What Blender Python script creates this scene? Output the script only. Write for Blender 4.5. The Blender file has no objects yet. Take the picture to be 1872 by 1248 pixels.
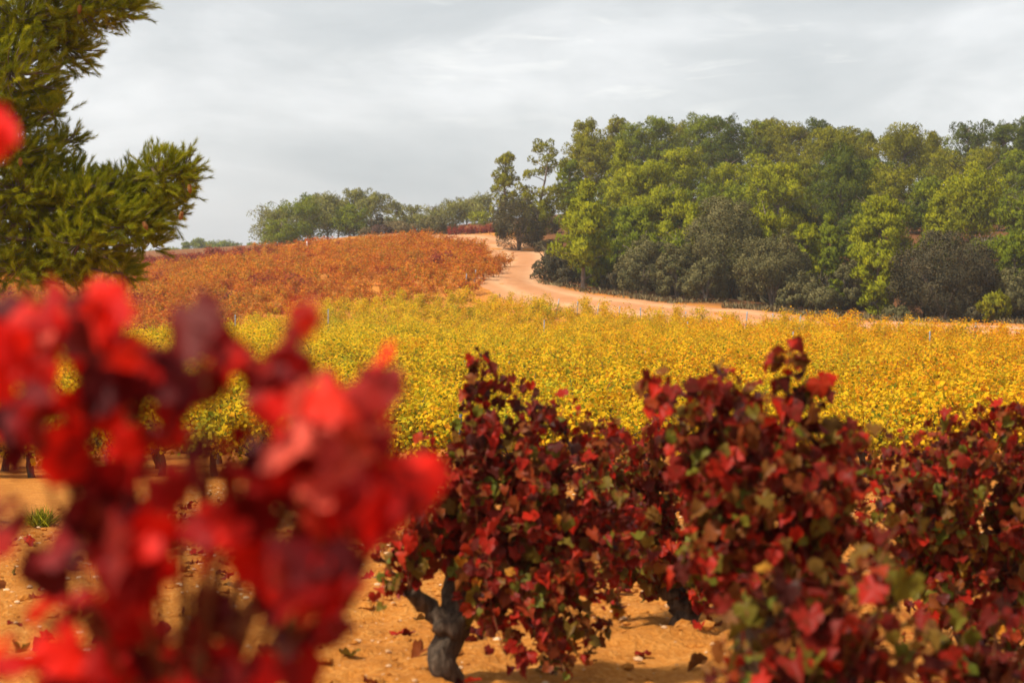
import bpy, math, random
import numpy as np
from mathutils import Vector, Matrix

# ------------------------------------------------------------------ camera, world, sun, exposure
SC = bpy.context.scene
COL = SC.collection
F = 3640.0                      # focal length in photo pixels (70 mm on a 36 mm sensor, 1872 px wide)
CAM_Z = 1.6
PITCH = math.atan(140 / F)      # the horizon lies 140 px above the centre of the photo
cam = bpy.data.cameras.new('camera'); cam_o = bpy.data.objects.new('camera', cam); COL.objects.link(cam_o)
cam.lens = 70; cam.sensor_width = 36; cam.clip_start = 0.05; cam.clip_end = 6000
cam_o.location = (0, 0, CAM_Z); cam_o.rotation_euler = (math.pi / 2 - PITCH, 0, 0)
cam.dof.use_dof = True; cam.dof.focus_distance = 24; cam.dof.aperture_fstop = 4.2
SC.camera = cam_o

SUN_DIR = Vector((-0.50, -0.30, 0.82)).normalized()
sun = bpy.data.lights.new('sun', 'SUN'); sun.energy = 4.6; sun.angle = math.radians(6); sun.color = (1.0, 0.93, 0.80)
sun_o = bpy.data.objects.new('sun', sun); COL.objects.link(sun_o)
sun_o.rotation_euler = SUN_DIR.to_track_quat('Z', 'Y').to_euler()

world = bpy.data.worlds.new('World'); SC.world = world; world.use_nodes = True
wt = world.node_tree; wt.nodes.clear()
def wn(t, **k):
    n = wt.nodes.new(t)
    for a, b in k.items(): setattr(n, a, b)
    return n
w_out = wn('ShaderNodeOutputWorld'); w_bg = wn('ShaderNodeBackground'); w_bg2 = wn('ShaderNodeBackground'); w_mix = wn('ShaderNodeMixShader')
sky = wn('ShaderNodeTexSky', sky_type='NISHITA', sun_disc=False)
sky.sun_elevation = math.asin(SUN_DIR.z); sky.sun_rotation = math.atan2(SUN_DIR.x, SUN_DIR.y)
w_bg.inputs[1].default_value = 0.10
wt.links.new(sky.outputs[0], w_bg.inputs[0])
tc = wn('ShaderNodeTexCoord')
mp = wn('ShaderNodeMapping'); mp.inputs['Scale'].default_value = (3.0, 3.0, 7.5); mp.inputs['Location'].default_value = (3.1, 0.4, 1.9)
nz = wn('ShaderNodeTexNoise'); nz.inputs['Scale'].default_value = 1.9; nz.inputs['Detail'].default_value = 7; nz.inputs['Roughness'].default_value = 0.52; nz.inputs['Distortion'].default_value = 0.25
rp = wn('ShaderNodeValToRGB')
e = rp.color_ramp.elements
e[0].position = 0.30; e[0].color = (0.49, 0.53, 0.55, 1)
e[1].position = 0.70; e[1].color = (0.92, 0.93, 0.935, 1)
m_ = rp.color_ramp.elements.new(0.52); m_.color = (0.66, 0.685, 0.695, 1)
wt.links.new(tc.outputs['Generated'], mp.inputs[0]); wt.links.new(mp.outputs[0], nz.inputs[0]); wt.links.new(nz.outputs[0], rp.inputs[0])
# a thin bright break in the cloud, low to the right
nz2 = wn('ShaderNodeTexNoise'); nz2.inputs['Scale'].default_value = 2.3; nz2.inputs['Detail'].default_value = 6; nz2.inputs['Distortion'].default_value = 0.8
mp2 = wn('ShaderNodeMapping'); mp2.inputs['Scale'].default_value = (7, 7, 34)
rp2 = wn('ShaderNodeValToRGB'); rp2.color_ramp.elements[0].position = 0.55; rp2.color_ramp.elements[1].position = 0.80
br = wn('ShaderNodeMix', data_type='RGBA', blend_type='ADD'); br.clamp_result = False
dist = wn('ShaderNodeVectorMath', operation='DISTANCE')
sc_ = wn('ShaderNodeVectorMath', operation='MULTIPLY'); sc_.inputs[1].default_value = (1, 1, 3.0)
BR = Vector((0.07, 0.99, 0.105)).normalized()
dist.inputs[1].default_value = (BR.x, BR.y, BR.z * 3.0)
mr = wn('ShaderNodeMapRange'); mr.inputs['From Min'].default_value = 0.0; mr.inputs['From Max'].default_value = 0.20; mr.inputs['To Min'].default_value = 1; mr.inputs['To Max'].default_value = 0
mul = wn('ShaderNodeMath', operation='MULTIPLY'); mul2 = wn('ShaderNodeMath', operation='MULTIPLY'); mul2.inputs[1].default_value = 0.9
wt.links.new(tc.outputs['Generated'], mp2.inputs[0]); wt.links.new(mp2.outputs[0], nz2.inputs[0]); wt.links.new(nz2.outputs[0], rp2.inputs[0])
wt.links.new(tc.outputs['Generated'], sc_.inputs[0]); wt.links.new(sc_.outputs[0], dist.inputs[0]); wt.links.new(dist.outputs['Value'], mr.inputs[0])
wt.links.new(rp2.outputs[0], mul.inputs[0]); wt.links.new(mr.outputs[0], mul.inputs[1]); wt.links.new(mul.outputs[0], mul2.inputs[0])
wt.links.new(mul2.outputs[0], br.inputs[0]); wt.links.new(rp.outputs[0], br.inputs[6]); br.inputs[7].default_value = (0.42, 0.39, 0.33, 1)
wt.links.new(br.outputs[2], w_bg2.inputs[0]); w_bg2.inputs[1].default_value = 0.86
w_mix.inputs[0].default_value = 0.92
wt.links.new(w_bg.outputs[0], w_mix.inputs[1]); wt.links.new(w_bg2.outputs[0], w_mix.inputs[2]); wt.links.new(w_mix.outputs[0], w_out.inputs[0])

SC.view_settings.view_transform = 'Standard'; SC.view_settings.look = 'None'; SC.view_settings.gamma = 1; SC.view_settings.exposure = 0.40
SC.render.engine = 'CYCLES'; SC.cycles.use_denoising = True
SC.cycles.max_bounces = 5; SC.cycles.diffuse_bounces = 2; SC.cycles.transmission_bounces = 3; SC.cycles.volume_bounces = 1

# ------------------------------------------------------------------ helpers
rng = np.random.default_rng(7)
CP, SP = math.cos(PITCH), math.sin(PITCH)
def W(u, v, Y):
    """world point seen at photo pixel (u, v) at depth Y"""
    a, b = (u - 936) / F, (624 - v) / F
    d = np.array([a, CP + b * SP, -SP + b * CP])
    p = d * (Y / d[1]); p[2] += CAM_Z
    return p
def U(x, y): return 936 + x / y * F
def unit(a): return a / np.maximum(np.linalg.norm(a, axis=-1, keepdims=True), 1e-9)

def tag(o, label=None, cat=None, group=None, kind=None):
    if label: o['label'] = label
    if cat: o['category'] = cat
    if group: o['group'] = group
    if kind: o['kind'] = kind
    return o
def empty(name, loc, label=None, cat=None, group=None, rz=0.0):
    o = bpy.data.objects.new(name, None); COL.objects.link(o)
    o.location = loc; o.rotation_euler = (0, 0, rz); o.empty_display_size = 0.3
    return tag(o, label, cat, group)
def link(name, me, parent=None, loc=None):
    o = bpy.data.objects.new(name, me); COL.objects.link(o)
    if parent is not None: o.parent = parent
    if loc is not None: o.location = loc
    return o

class Geo:
    """collects vertices, faces, one tint per face, optional vertex normals"""
    def __init__(s): s.V = []; s.n = 0; s.F = []; s.T = []; s.N = []; s.M = []
    def add(s, V, Fa, tint=0.5, N=None, mat=0):
        V = np.asarray(V, float).reshape(-1, 3); Fa = np.asarray(Fa, int)
        s.V.append(V); s.F.append(Fa + s.n); s.n += len(V)
        s.T.append(np.broadcast_to(np.asarray(tint, float), (len(Fa),)))
        s.N.append(N if N is not None else np.zeros((len(V), 3)))
        s.M.append(np.full(len(Fa), mat))
    def mesh(s, name, mats, smooth=True, normals=False):
        me = bpy.data.meshes.new(name)
        V = np.concatenate(s.V)
        me.vertices.add(len(V)); me.vertices.foreach_set('co', V.astype(np.float32).ravel())
        tot = np.concatenate([np.full(len(f), f.shape[1]) for f in s.F])
        idx = np.concatenate([f.ravel() for f in s.F])
        me.loops.add(len(idx)); me.loops.foreach_set('vertex_index', idx.astype(np.int32))
        st = np.concatenate([[0], np.cumsum(tot)[:-1]])
        me.polygons.add(len(tot)); me.polygons.foreach_set('loop_start', st.astype(np.int32)); me.polygons.foreach_set('loop_total', tot.astype(np.int32))
        me.polygons.foreach_set('material_index', np.concatenate(s.M).astype(np.int32))
        me.polygons.foreach_set('use_smooth', np.full(len(tot), smooth))
        a = me.attributes.new('tint', 'FLOAT', 'FACE'); a.data.foreach_set('value', np.concatenate(s.T).astype(np.float32))
        for m in (mats if isinstance(mats, (list, tuple)) else [mats]): me.materials.append(m)
        me.update(calc_edges=True); me.validate(verbose=False)
        if normals: me.normals_split_custom_set_from_vertices(unit(np.concatenate(s.N)).tolist())
        return me

def tube(P, R, k=6, twist=0.0, rough=0.0, r=rng):
    P = np.asarray(P, float); n = len(P); R = np.broadcast_to(np.asarray(R, float), (n,))
    T = unit(np.gradient(P, axis=0))
    ch = unit(P[-1] - P[0]); a0 = np.cross([1., 0, 0] if abs(ch[0]) < .7 else [0, 1., 0], T[0]); A = np.empty_like(P)
    for i in range(n):              # carry the frame along, no sudden turns
        a0 = a0 - (a0 @ T[i]) * T[i]; a0 = a0 / max(np.linalg.norm(a0), 1e-9); A[i] = a0
    B = np.cross(T, A)
    an = np.linspace(0, 2 * math.pi, k, endpoint=False)
    rr = R[:, None] * (1 + rough * r.normal(size=(n, k)))
    V = P[:, None] + rr[..., None] * (np.cos(an)[None, :, None] * A[:, None] + np.sin(an)[None, :, None] * B[:, None])
    i = np.arange(n - 1)[:, None] * k; j = np.arange(k)[None]; j2 = (j + 1) % k
    Q = np.stack([i + j, i + j2, i + k + j2, i + k + j], -1).reshape(-1, 4)
    return V.reshape(-1, 3), Q
def add_tube(g, P, R, k=6, tint=0.5, rough=0.0, cap=True):
    V, Q = tube(P, R, k, rough=rough); N0 = g.n
    g.add(V, Q, tint)
    if cap:
        n = len(P)
        c = np.array([[0] + [0, 0]])
        g.add(np.asarray([P[-1]]), np.zeros((0, 3), int))
        ci = g.n - 1; base = N0 + (n - 1) * k
        tri = np.stack([base + np.arange(k), base + (np.arange(k) + 1) % k, np.full(k, ci)], -1)
        g.F.append(tri); g.T.append(np.full(k, tint)); g.M.append(np.zeros(k))
def bez(p0, p1, p2, n=12):
    t = np.linspace(0, 1, n)[:, None]
    return (1 - t) ** 2 * np.asarray(p0) + 2 * t * (1 - t) * np.asarray(p1) + t * t * np.asarray(p2)

def vnoise(x, y, seed=0):
    """smooth value noise"""
    def h(i, j):
        n = (i.astype(np.int64) * 374761393 + j.astype(np.int64) * 668265263 + seed * 974634777) & 0xffffffff
        n = ((n ^ (n >> 13)) * 1274126177) & 0xffffffff
        return ((n ^ (n >> 16)) & 0xffff) / 65535.0
    i, j = np.floor(x), np.floor(y); fx, fy = x - i, y - j
    fx = fx * fx * (3 - 2 * fx); fy = fy * fy * (3 - 2 * fy)
    a, b, c, d = h(i, j), h(i + 1, j), h(i, j + 1), h(i + 1, j + 1)
    return (a * (1 - fx) + b * fx) * (1 - fy) + (c * (1 - fx) + d * fx) * fy

# leaf shapes: outline fan, y = tip direction, z = upper side
def leaf_template(kind):
    if kind == 'full':
        h = [(0.10, -0.26), (0.30, -0.36), (0.47, -0.22), (0.51, -0.04), (0.60, 0.10), (0.59, 0.28), (0.48, 0.38), (0.41, 0.43), (0.34, 0.58), (0.17, 0.68)]
        o = h + [(0, 0.86)] + [(-x, y) for x, y in reversed(h)] + [(0.0, -0.05)]
        c = (0, 0.12)
    elif kind == 'mid':
        o = [(0.30, -0.32), (0.55, 0.02), (0.46, 0.38), (0.2, 0.46), (0, 0.72), (-0.2, 0.46), (-0.46, 0.38), (-0.55, 0.02), (-0.30, -0.32)]
        c = (0, 0.05)
    else:
        V = np.array([(0, -0.35, 0), (0.5, 0.08, 0.14), (0, 0.6, 0), (-0.5, 0.08, 0.14)], float)
        return V, np.array([(0, 1, 2), (0, 2, 3)])
    V = np.array([(x, y, 0.0) for x, y in o] + [(c[0], c[1], 0)], float)
    V[:, 2] = 0.22 * np.abs(V[:, 0]) - 0.22 * V[:, 1] ** 2
    n = len(o)
    return V, np.array([(i, (i + 1) % n, n) for i in range(n)])
LEAF = {k: leaf_template(k) for k in ('full', 'mid', 'quad')}
def leaves(g, kind, P, Nrm, Tip, S, tint, r=rng, curl=0.10):
    V0, F0 = LEAF[kind]; n = len(P); m = len(V0)
    Z = unit(Nrm); Y = unit(Tip - (Tip * Z).sum(-1, keepdims=True) * Z); X = np.cross(Y, Z)
    L = np.repeat(V0[None], n, 0).copy()
    L[:, :, 2] *= r.normal(1.5, 1.2, (n, 1))
    L[:, :, 2] += r.normal(0, curl, (n, m)) * (m > 5)
    L[:, :, 0] *= r.uniform(0.75, 1.1, (n, 1))
    L *= np.asarray(S)[:, None, None]
    Vw = P[:, None] + L[..., 0:1] * X[:, None] + L[..., 1:2] * Y[:, None] + L[..., 2:3] * Z[:, None]
    Fw = (F0[None] + (np.arange(n) * m)[:, None, None]).reshape(-1, 3)
    g.add(Vw.reshape(-1, 3), Fw, np.repeat(np.asarray(tint), len(F0)))

# ------------------------------------------------------------------ materials
def newmat(name):
    m = bpy.data.materials.new(name); m.use_nodes = True; t = m.node_tree; t.nodes.clear()
    out = t.nodes.new('ShaderNodeOutputMaterial')
    def N(tp, **k):
        n = t.nodes.new(tp)
        for a, b in k.items(): setattr(n, a, b)
        return n
    return m, t, N, out
def ramp(t, N, stops, src):
    r = N('ShaderNodeValToRGB'); el = r.color_ramp.elements
    while len(el) < len(stops): el.new(0.5)
    for i, (p, c) in enumerate(stops): el[i].position = p; el[i].color = (*c, 1)
    t.links.new(src, r.inputs[0]); return r.outputs[0]
def mixc(t, N, fac, a, b, mode='MIX'):
    x = N('ShaderNodeMix', data_type='RGBA', blend_type=mode)
    for s, i in ((fac, 0), (a, 6), (b, 7)):
        if isinstance(s, (int, float)): x.inputs[i].default_value = s
        elif isinstance(s, tuple): x.inputs[i].default_value = (*s, 1)
        else: t.links.new(s, x.inputs[i])
    return x.outputs[2]
def noise(t, N, scale, detail=3, vec=None, rough=0.55):
    n = N('ShaderNodeTexNoise'); n.inputs['Scale'].default_value = scale; n.inputs['Detail'].default_value = detail; n.inputs['Roughness'].default_value = rough
    if vec is not None: t.links.new(vec, n.inputs[0])
    return n.outputs[0]
def leafmat(name, stops, trans=0.35, rough=0.5, back=None, backf=0.5, stops2=None, field=None, blotch=0.0, blotch_c=(0.1, 0.05, 0.02), tgain=1.0, spec=0.3, patch=None):
    m, t, N, out = newmat(name)
    at = N('ShaderNodeAttribute', attribute_name='tint')
    c = ramp(t, N, stops, at.outputs['Fac'])
    geo = N('ShaderNodeNewGeometry')
    if stops2:
        c2 = ramp(t, N, stops2, at.outputs['Fac'])
        c = mixc(t, N, field(t, N, geo), c, c2)
    if patch:
        mr0 = N('ShaderNodeMapRange'); mr0.inputs['From Min'].default_value = 0.50; mr0.inputs['From Max'].default_value = 0.68; mr0.inputs['To Max'].default_value = 0.55
        t.links.new(noise(t, N, 0.32, 4, geo.outputs['Position'], 0.65), mr0.inputs[0]); c = mixc(t, N, mr0.outputs[0], c, patch)
    if blotch:
        tcn = N('ShaderNodeTexCoord')
        nb = noise(t, N, 45, 3, tcn.outputs['Object'])
        mr = N('ShaderNodeMapRange'); mr.inputs['From Min'].default_value = 0.52; mr.inputs['From Max'].default_value = 0.72; mr.inputs['To Max'].default_value = blotch
        t.links.new(nb, mr.inputs[0]); c = mixc(t, N, mr.outputs[0], c, blotch_c)
    ct = c
    if back:
        mm = N('ShaderNodeMath', operation='MULTIPLY'); mm.inputs[1].default_value = backf
        t.links.new(geo.outputs['Backfacing'], mm.inputs[0]); c = mixc(t, N, mm.outputs[0], c, back)
    p = N('ShaderNodeBsdfPrincipled'); p.inputs['Roughness'].default_value = rough; p.inputs['Specular IOR Level'].default_value = spec
    t.links.new(c, p.inputs['Base Color'])
    tr = N('ShaderNodeBsdfTranslucent'); t.links.new(ct, tr.inputs[0])
    mx = N('ShaderNodeMixShader'); mx.inputs[0].default_value = trans
    t.links.new(p.outputs[0], mx.inputs[1]); t.links.new(tr.outputs[0], mx.inputs[2]); t.links.new(mx.outputs[0], out.inputs[0])
    return m
def barkmat(name, a, b, scale=8, zs=0.3):
    m, t, N, out = newmat(name)
    tcn = N('ShaderNodeTexCoord'); mp = N('ShaderNodeMapping'); mp.inputs['Scale'].default_value = (1, 1, zs); t.links.new(tcn.outputs['Object'], mp.inputs[0])
    n = noise(t, N, scale, 6, mp.outputs[0], 0.7)
    c = ramp(t, N, [(0.32, a), (0.68, b)], n)
    p = N('ShaderNodeBsdfPrincipled'); p.inputs['Roughness'].default_value = 0.9; p.inputs['Specular IOR Level'].default_value = 0.15
    t.links.new(c, p.inputs['Base Color'])
    bp = N('ShaderNodeBump'); bp.inputs['Strength'].default_value = 1.0; bp.inputs['Distance'].default_value = 0.035
    t.links.new(n, bp.inputs['Height']); t.links.new(bp.outputs[0], p.inputs['Normal']); t.links.new(p.outputs[0], out.inputs[0])
    return m
def field_x(t, N, geo, x0=-6, x1=16, ns=0.12, nw=0.9):
    """0..1 factor over the field: position plus broad noise"""
    sx = N('ShaderNodeSeparateXYZ'); t.links.new(geo.outputs['Position'], sx.inputs[0])
    mr = N('ShaderNodeMapRange'); mr.inputs['From Min'].default_value = x0; mr.inputs['From Max'].default_value = x1; mr.clamp = False
    t.links.new(sx.outputs[0], mr.inputs[0])
    n = noise(t, N, ns, 3, geo.outputs['Position'])
    a = N('ShaderNodeMath', operation='MULTIPLY_ADD'); a.inputs[1].default_value = nw; a.inputs[2].default_value = -0.5 * nw; t.links.new(n, a.inputs[0])
    s = N('ShaderNodeMath', operation='ADD', use_clamp=True); t.links.new(mr.outputs[0], s.inputs[0]); t.links.new(a.outputs[0], s.inputs[1])
    return s.outputs[0]

M = {}
M['yellow'] = leafmat('yellow_vine_leaf',
    [(0.0, (0.1252, 0.1608, 0.006912)), (0.22, (0.3468, 0.3122, 0.008064)), (0.45, (0.6936, 0.473, 0.01037)), (0.8, (0.8285, 0.5298, 0.01267)), (1.0, (0.7514, 0.3406, 0.01152))], 0.42, 0.55, spec=0.05, patch=(0.36, 0.36, 0.016),
    stops2=[(0.0, (0.1926, 0.1892, 0.008064)), (0.2, (0.5973, 0.3784, 0.008064)), (0.55, (0.8285, 0.4446, 0.008064)), (0.85, (0.8093, 0.3406, 0.006912)), (1.0, (0.578, 0.1608, 0.006912))], field=field_x)
M['green_yellow'] = leafmat('greenish_vine_leaf',
    [(0.0, (0.08, 0.12, 0.012)), (0.3, (0.24, 0.26, 0.015)), (0.6, (0.60, 0.48, 0.018)), (1.0, (0.80, 0.54, 0.02))], 0.42, 0.55, spec=0.05)
M['orange'] = leafmat('orange_vine_leaf',
    [(0.0, (0.1903, 0.1535, 0.01645)), (0.2, (0.4948, 0.2662, 0.02286)), (0.5, (0.666, 0.256, 0.01827)), (0.8, (0.6091, 0.1535, 0.01462)), (1.0, (0.3616, 0.05629, 0.01371))], 0.38, 0.6, spec=0.05, patch=(0.26, 0.07, 0.02),
    stops2=[(0.0, (0.3425, 0.1945, 0.02286)), (0.3, (0.647, 0.2149, 0.01827)), (0.65, (0.5709, 0.1177, 0.01279)), (1.0, (0.3045, 0.03071, 0.01188))], field=lambda t, N, g: field_x(t, N, g, -60, 60, 0.16, 2.2))
M['crimson'] = leafmat('crimson_vine_leaf',
    [(0.0, (0.09, 0.03, 0.02)), (0.4, (0.24, 0.035, 0.025)), (0.75, (0.36, 0.05, 0.028)), (1.0, (0.40, 0.15, 0.03))], 0.35, 0.6, spec=0.05)
M['dark_red'] = leafmat('maroon_vine_leaf',
    [(0.0, (0.03888, 0.00874, 0.006)), (0.20, (0.1102, 0.01311, 0.00825)), (0.36, (0.2138, 0.01529, 0.00825)), (0.47, (0.4406, 0.01748, 0.00675)), (0.55, (0.2074, 0.0437, 0.0105)), (0.68, (0.1685, 0.07866, 0.0135)), (0.80, (0.149, 0.1147, 0.01275)), (0.92, (0.1231, 0.142, 0.0165)), (1.0, (0.5443, 0.1857, 0.015))],
    0.30, 0.42, back=(0.17, 0.055, 0.030), backf=0.25, blotch=0.7, blotch_c=(0.05, 0.022, 0.006), spec=0.07)
M['bright_red'] = leafmat('scarlet_vine_leaf',
    [(0.0, (0.0931, 0.00594, 0.008)), (0.3, (0.2561, 0.00693, 0.007)), (0.62, (0.6983, 0.0099, 0.005)), (0.84, (0.9544, 0.02178, 0.007)), (0.95, (0.931, 0.0693, 0.035)), (1.0, (0.931, 0.3366, 0.24))],  # pale pink end stop paints highlights into the leaf colour
    0.45, 0.5, back=(0.48, 0.09, 0.07), backf=0.25, blotch=0.6, blotch_c=(0.10, 0.015, 0.008), spec=0.16)
M['vine_wood'] = barkmat('vine_bark', (0.018, 0.010, 0.007), (0.21, 0.145, 0.095), 46, 0.14)
M['cane'] = barkmat('cane_bark', (0.12, 0.040, 0.018), (0.26, 0.09, 0.035), 20, 0.4)
M['pine_bark'] = barkmat('pine_bark', (0.10, 0.07, 0.05), (0.26, 0.20, 0.16), 10, 0.3)
PINE = {
    'bright': [(0.0, (0.05977, 0.07684, 0.00324)), (0.5, (0.2242, 0.2306, 0.0054)), (1.0, (0.4482, 0.3841, 0.00756))],
    'olive': [(0.0, (0.05355, 0.05897, 0.0042)), (0.5, (0.1913, 0.1825, 0.0072)), (1.0, (0.3672, 0.3019, 0.0108))],
    'grove': [(0.0, (0.0625, 0.066, 0.0168)), (0.5, (0.1938, 0.186, 0.042)), (1.0, (0.35, 0.306, 0.066))],
    'mid': [(0.0, (0.04284, 0.06251, 0.0036)), (0.5, (0.1453, 0.1712, 0.006)), (1.0, (0.306, 0.2976, 0.0084))],
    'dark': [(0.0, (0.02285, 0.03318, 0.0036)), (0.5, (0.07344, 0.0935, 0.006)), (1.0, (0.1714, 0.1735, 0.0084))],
    'near': [(0.0, (0.1085, 0.1269, 0.0066)), (0.5, (0.2948, 0.3046, 0.011)), (1.0, (0.5585, 0.5076, 0.0154))]}
for k, s in PINE.items(): M['pine_' + k] = leafmat('pine_needles_' + k, s, 0.30, 0.65, spec=0.06)
M['oak'] = leafmat('holm_oak_leaf', [(0.0, (0.04483, 0.04252, 0.01578)), (0.5, (0.1255, 0.1102, 0.04057)), (1.0, (0.2511, 0.2047, 0.07889))], 0.18, 0.6, spec=0.05)
M['oak_dark'] = leafmat('dark_oak_leaf', [(0.0, (0.02568, 0.0239, 0.01188)), (0.5, (0.07222, 0.05905, 0.02808)), (1.0, (0.1525, 0.1125, 0.054))], 0.15, 0.6, spec=0.05)
M['scrub'] = leafmat('dry_scrub', [(0.0, (0.05, 0.04, 0.02)), (0.5, (0.16, 0.12, 0.055)), (1.0, (0.32, 0.23, 0.10))], 0.2, 0.8, spec=0.1)
M['juniper'] = leafmat('brown_shrub', [(0.0, (0.04, 0.025, 0.02)), (1.0, (0.16, 0.09, 0.07))], 0.15, 0.8, spec=0.1)

def groundmat():
    m, t, N, out = newmat('sandy_soil')
    geo = N('ShaderNodeNewGeometry'); pos = geo.outputs['Position']
    n1 = noise(t, N, 0.35, 4, pos); n2 = noise(t, N, 5.5, 6, pos, 0.65); n3 = noise(t, N, 38, 5, pos, 0.7)
    c1 = ramp(t, N, [(0.3, (0.4565, 0.1431, 0.01805)), (0.55, (0.5659, 0.2032, 0.03257)), (0.75, (0.6391, 0.2709, 0.05764))], n1)
    c2 = ramp(t, N, [(0.32, (0.3104, 0.08279, 0.009027)), (0.52, (0.5478, 0.1882, 0.02606)), (0.70, (0.7121, 0.3235, 0.07518))], n2)
    c3 = ramp(t, N, [(0.3, (0.2374, 0.06774, 0.009027)), (0.5, (0.5478, 0.1995, 0.03007)), (0.68, (0.8034, 0.4366, 0.1353))], n3)
    c = mixc(t, N, 0.5, c1, c2); c = mixc(t, N, 0.38, c, c3)
    # far slope and bank: redder earth with needle litter (its own colour, laid by zone)
    at = N('ShaderNodeAttribute', attribute_name='litter')
    n4 = noise(t, N, 2.2, 5, pos, 0.7)
    lit = ramp(t, N, [(0.35, (0.060, 0.027, 0.012)), (0.6, (0.15, 0.060, 0.025)), (0.8, (0.30, 0.11, 0.045))], n4)
    c = mixc(t, N, at.outputs['Fac'], c, lit)
    p = N('ShaderNodeBsdfPrincipled'); p.inputs['Roughness'].default_value = 0.95; p.inputs['Specular IOR Level'].default_value = 0.1
    t.links.new(c, p.inputs['Base Color'])
    ad = N('ShaderNodeMath', operation='MULTIPLY_ADD'); ad.inputs[1].default_value = 0.35; t.links.new(n3, ad.inputs[0]); t.links.new(n2, ad.inputs[2])
    bp = N('ShaderNodeBump'); bp.inputs['Strength'].default_value = 1.0; bp.inputs['Distance'].default_value = 0.09
    t.links.new(ad.outputs[0], bp.inputs['Height']); t.links.new(bp.outputs[0], p.inputs['Normal']); t.links.new(p.outputs[0], out.inputs[0])
    return m
def roadmat():
    m, t, N, out = newmat('packed_track')
    geo = N('ShaderNodeNewGeometry'); pos = geo.outputs['Position']
    at = N('ShaderNodeAttribute', attribute_name='across')
    n1 = noise(t, N, 0.5, 5, pos, 0.65); n2 = noise(t, N, 3.0, 5, pos, 0.7)
    c = ramp(t, N, [(0.3, (0.3927, 0.1734, 0.07372)), (0.52, (0.5027, 0.2509, 0.1158)), (0.75, (0.5812, 0.3321, 0.1754))], n1)
    c2 = ramp(t, N, [(0.3, (0.3142, 0.118, 0.04212)), (0.6, (0.5184, 0.2656, 0.1264))], n2)
    c = mixc(t, N, 0.35, c, c2)
    rut = ramp(t, N, [(0.0, (0.3299, 0.1254, 0.04914)), (0.16, (0.432, 0.1845, 0.0702)), (0.28, (0.5812, 0.3395, 0.1825)), (0.42, (0.3927, 0.155, 0.05966)), (0.5, (0.3614, 0.1403, 0.04914)), (0.58, (0.3927, 0.155, 0.05966)), (0.72, (0.5812, 0.3395, 0.1825)), (0.84, (0.432, 0.1845, 0.0702)), (1.0, (0.3299, 0.1254, 0.04914))], at.outputs['Fac'])
    c = mixc(t, N, 0.45, c, rut)
    p = N('ShaderNodeBsdfPrincipled'); p.inputs['Roughness'].default_value = 0.95; p.inputs['Specular IOR Level'].default_value = 0.1
    t.links.new(c, p.inputs['Base Color'])
    bp = N('ShaderNodeBump'); bp.inputs['Strength'].default_value = 0.6; bp.inputs['Distance'].default_value = 0.1
    t.links.new(n2, bp.inputs['Height']); t.links.new(bp.outputs[0], p.inputs['Normal']); t.links.new(p.outputs[0], out.inputs[0])
    return m
M['ground'] = groundmat(); M['road'] = roadmat()
def plainmat(name, a, b, scale=30, rough=0.6, metal=0.0):
    m, t, N, out = newmat(name)
    tcn = N('ShaderNodeTexCoord')
    c = ramp(t, N, [(0.35, a), (0.65, b)], noise(t, N, scale, 4, tcn.outputs['Object']))
    p = N('ShaderNodeBsdfPrincipled'); p.inputs['Roughness'].default_value = rough; p.inputs['Metallic'].default_value = metal
    t.links.new(c, p.inputs['Base Color']); t.links.new(p.outputs[0], out.inputs[0]); return m
M['stake'] = plainmat('galvanised_stake', (0.16, 0.18, 0.20), (0.34, 0.36, 0.38), 20, 0.5, 0.3)
M['stake_dark'] = plainmat('dark_stake', (0.03, 0.035, 0.045), (0.09, 0.10, 0.12), 20, 0.5, 0.2)
M['white'] = plainmat('white_post', (0.62, 0.62, 0.60), (0.78, 0.78, 0.76), 12, 0.6)
M['stone'] = plainmat('pebble', (0.42, 0.21, 0.08), (0.66, 0.44, 0.25), 9, 0.85)
M['cone'] = barkmat('pine_cone', (0.20, 0.075, 0.02), (0.42, 0.20, 0.06), 40, 1.0)

# ------------------------------------------------------------------ terrain
CTRL = []
def cw(x, y, z): CTRL.append((x, y, z))
def cp(u, v, Y, dz=0.0): p = W(u, v, Y); CTRL.append((p[0], p[1], p[2] + dz))
for x in (-14, -6, 0, 6, 14):
    cw(x, -25, 0.0); cw(x, -6, 0.0); cw(x, 2, 0.0); cw(x, 7.5, 0.0)
for u in (-500, 300, 936, 1500, 2400):
    x12, x18 = (u - 936) / F * 12, (u - 936) / F * 18
    cw(x12, 12, -0.28); cw(x18, 18, -0.80)
    cp(u, 872, 28, 0.0)
    cw((u - 936) / F * 50, 50, -1.72)
for u, v, Y in ((-400, 640, 75), (200, 590, 86), (560, 543, 100), (850, 521, 106), (950, 533, 105), (1150, 562, 96), (1300, 578, 88), (1600, 592, 79), (1872, 604, 72), (2300, 615, 64)):
    cp(u, v, Y, -1.10 + .10 * min(max((u - 950) / 300, 0), 1) + .22 * min(max((u - 1300) / 250, 0), 1))
for u in (0, 936, 1500): cw((u - 936) / F * 70, 70, -1.90)
ROAD = [(2300, 606, 70, 4.5), (1872, 604, 79, 4.2), (1600, 595, 86, 4.2), (1300, 571, 96, 4.5), (1120, 556, 103, 4.5), (1020, 542, 107, 4.6), (962, 527, 111, 5.0), (938, 512, 115, 5.2), (945, 495, 121, 4.6), (962, 478, 130, 4.4), (950, 461, 142, 4.8), (915, 448, 154, 5.2), (862, 438, 166, 5.6), (800, 432, 176, 5.5), (700, 428, 190, 5)]
for u, v, Y, w in ROAD: cp(u, v, Y)
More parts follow.
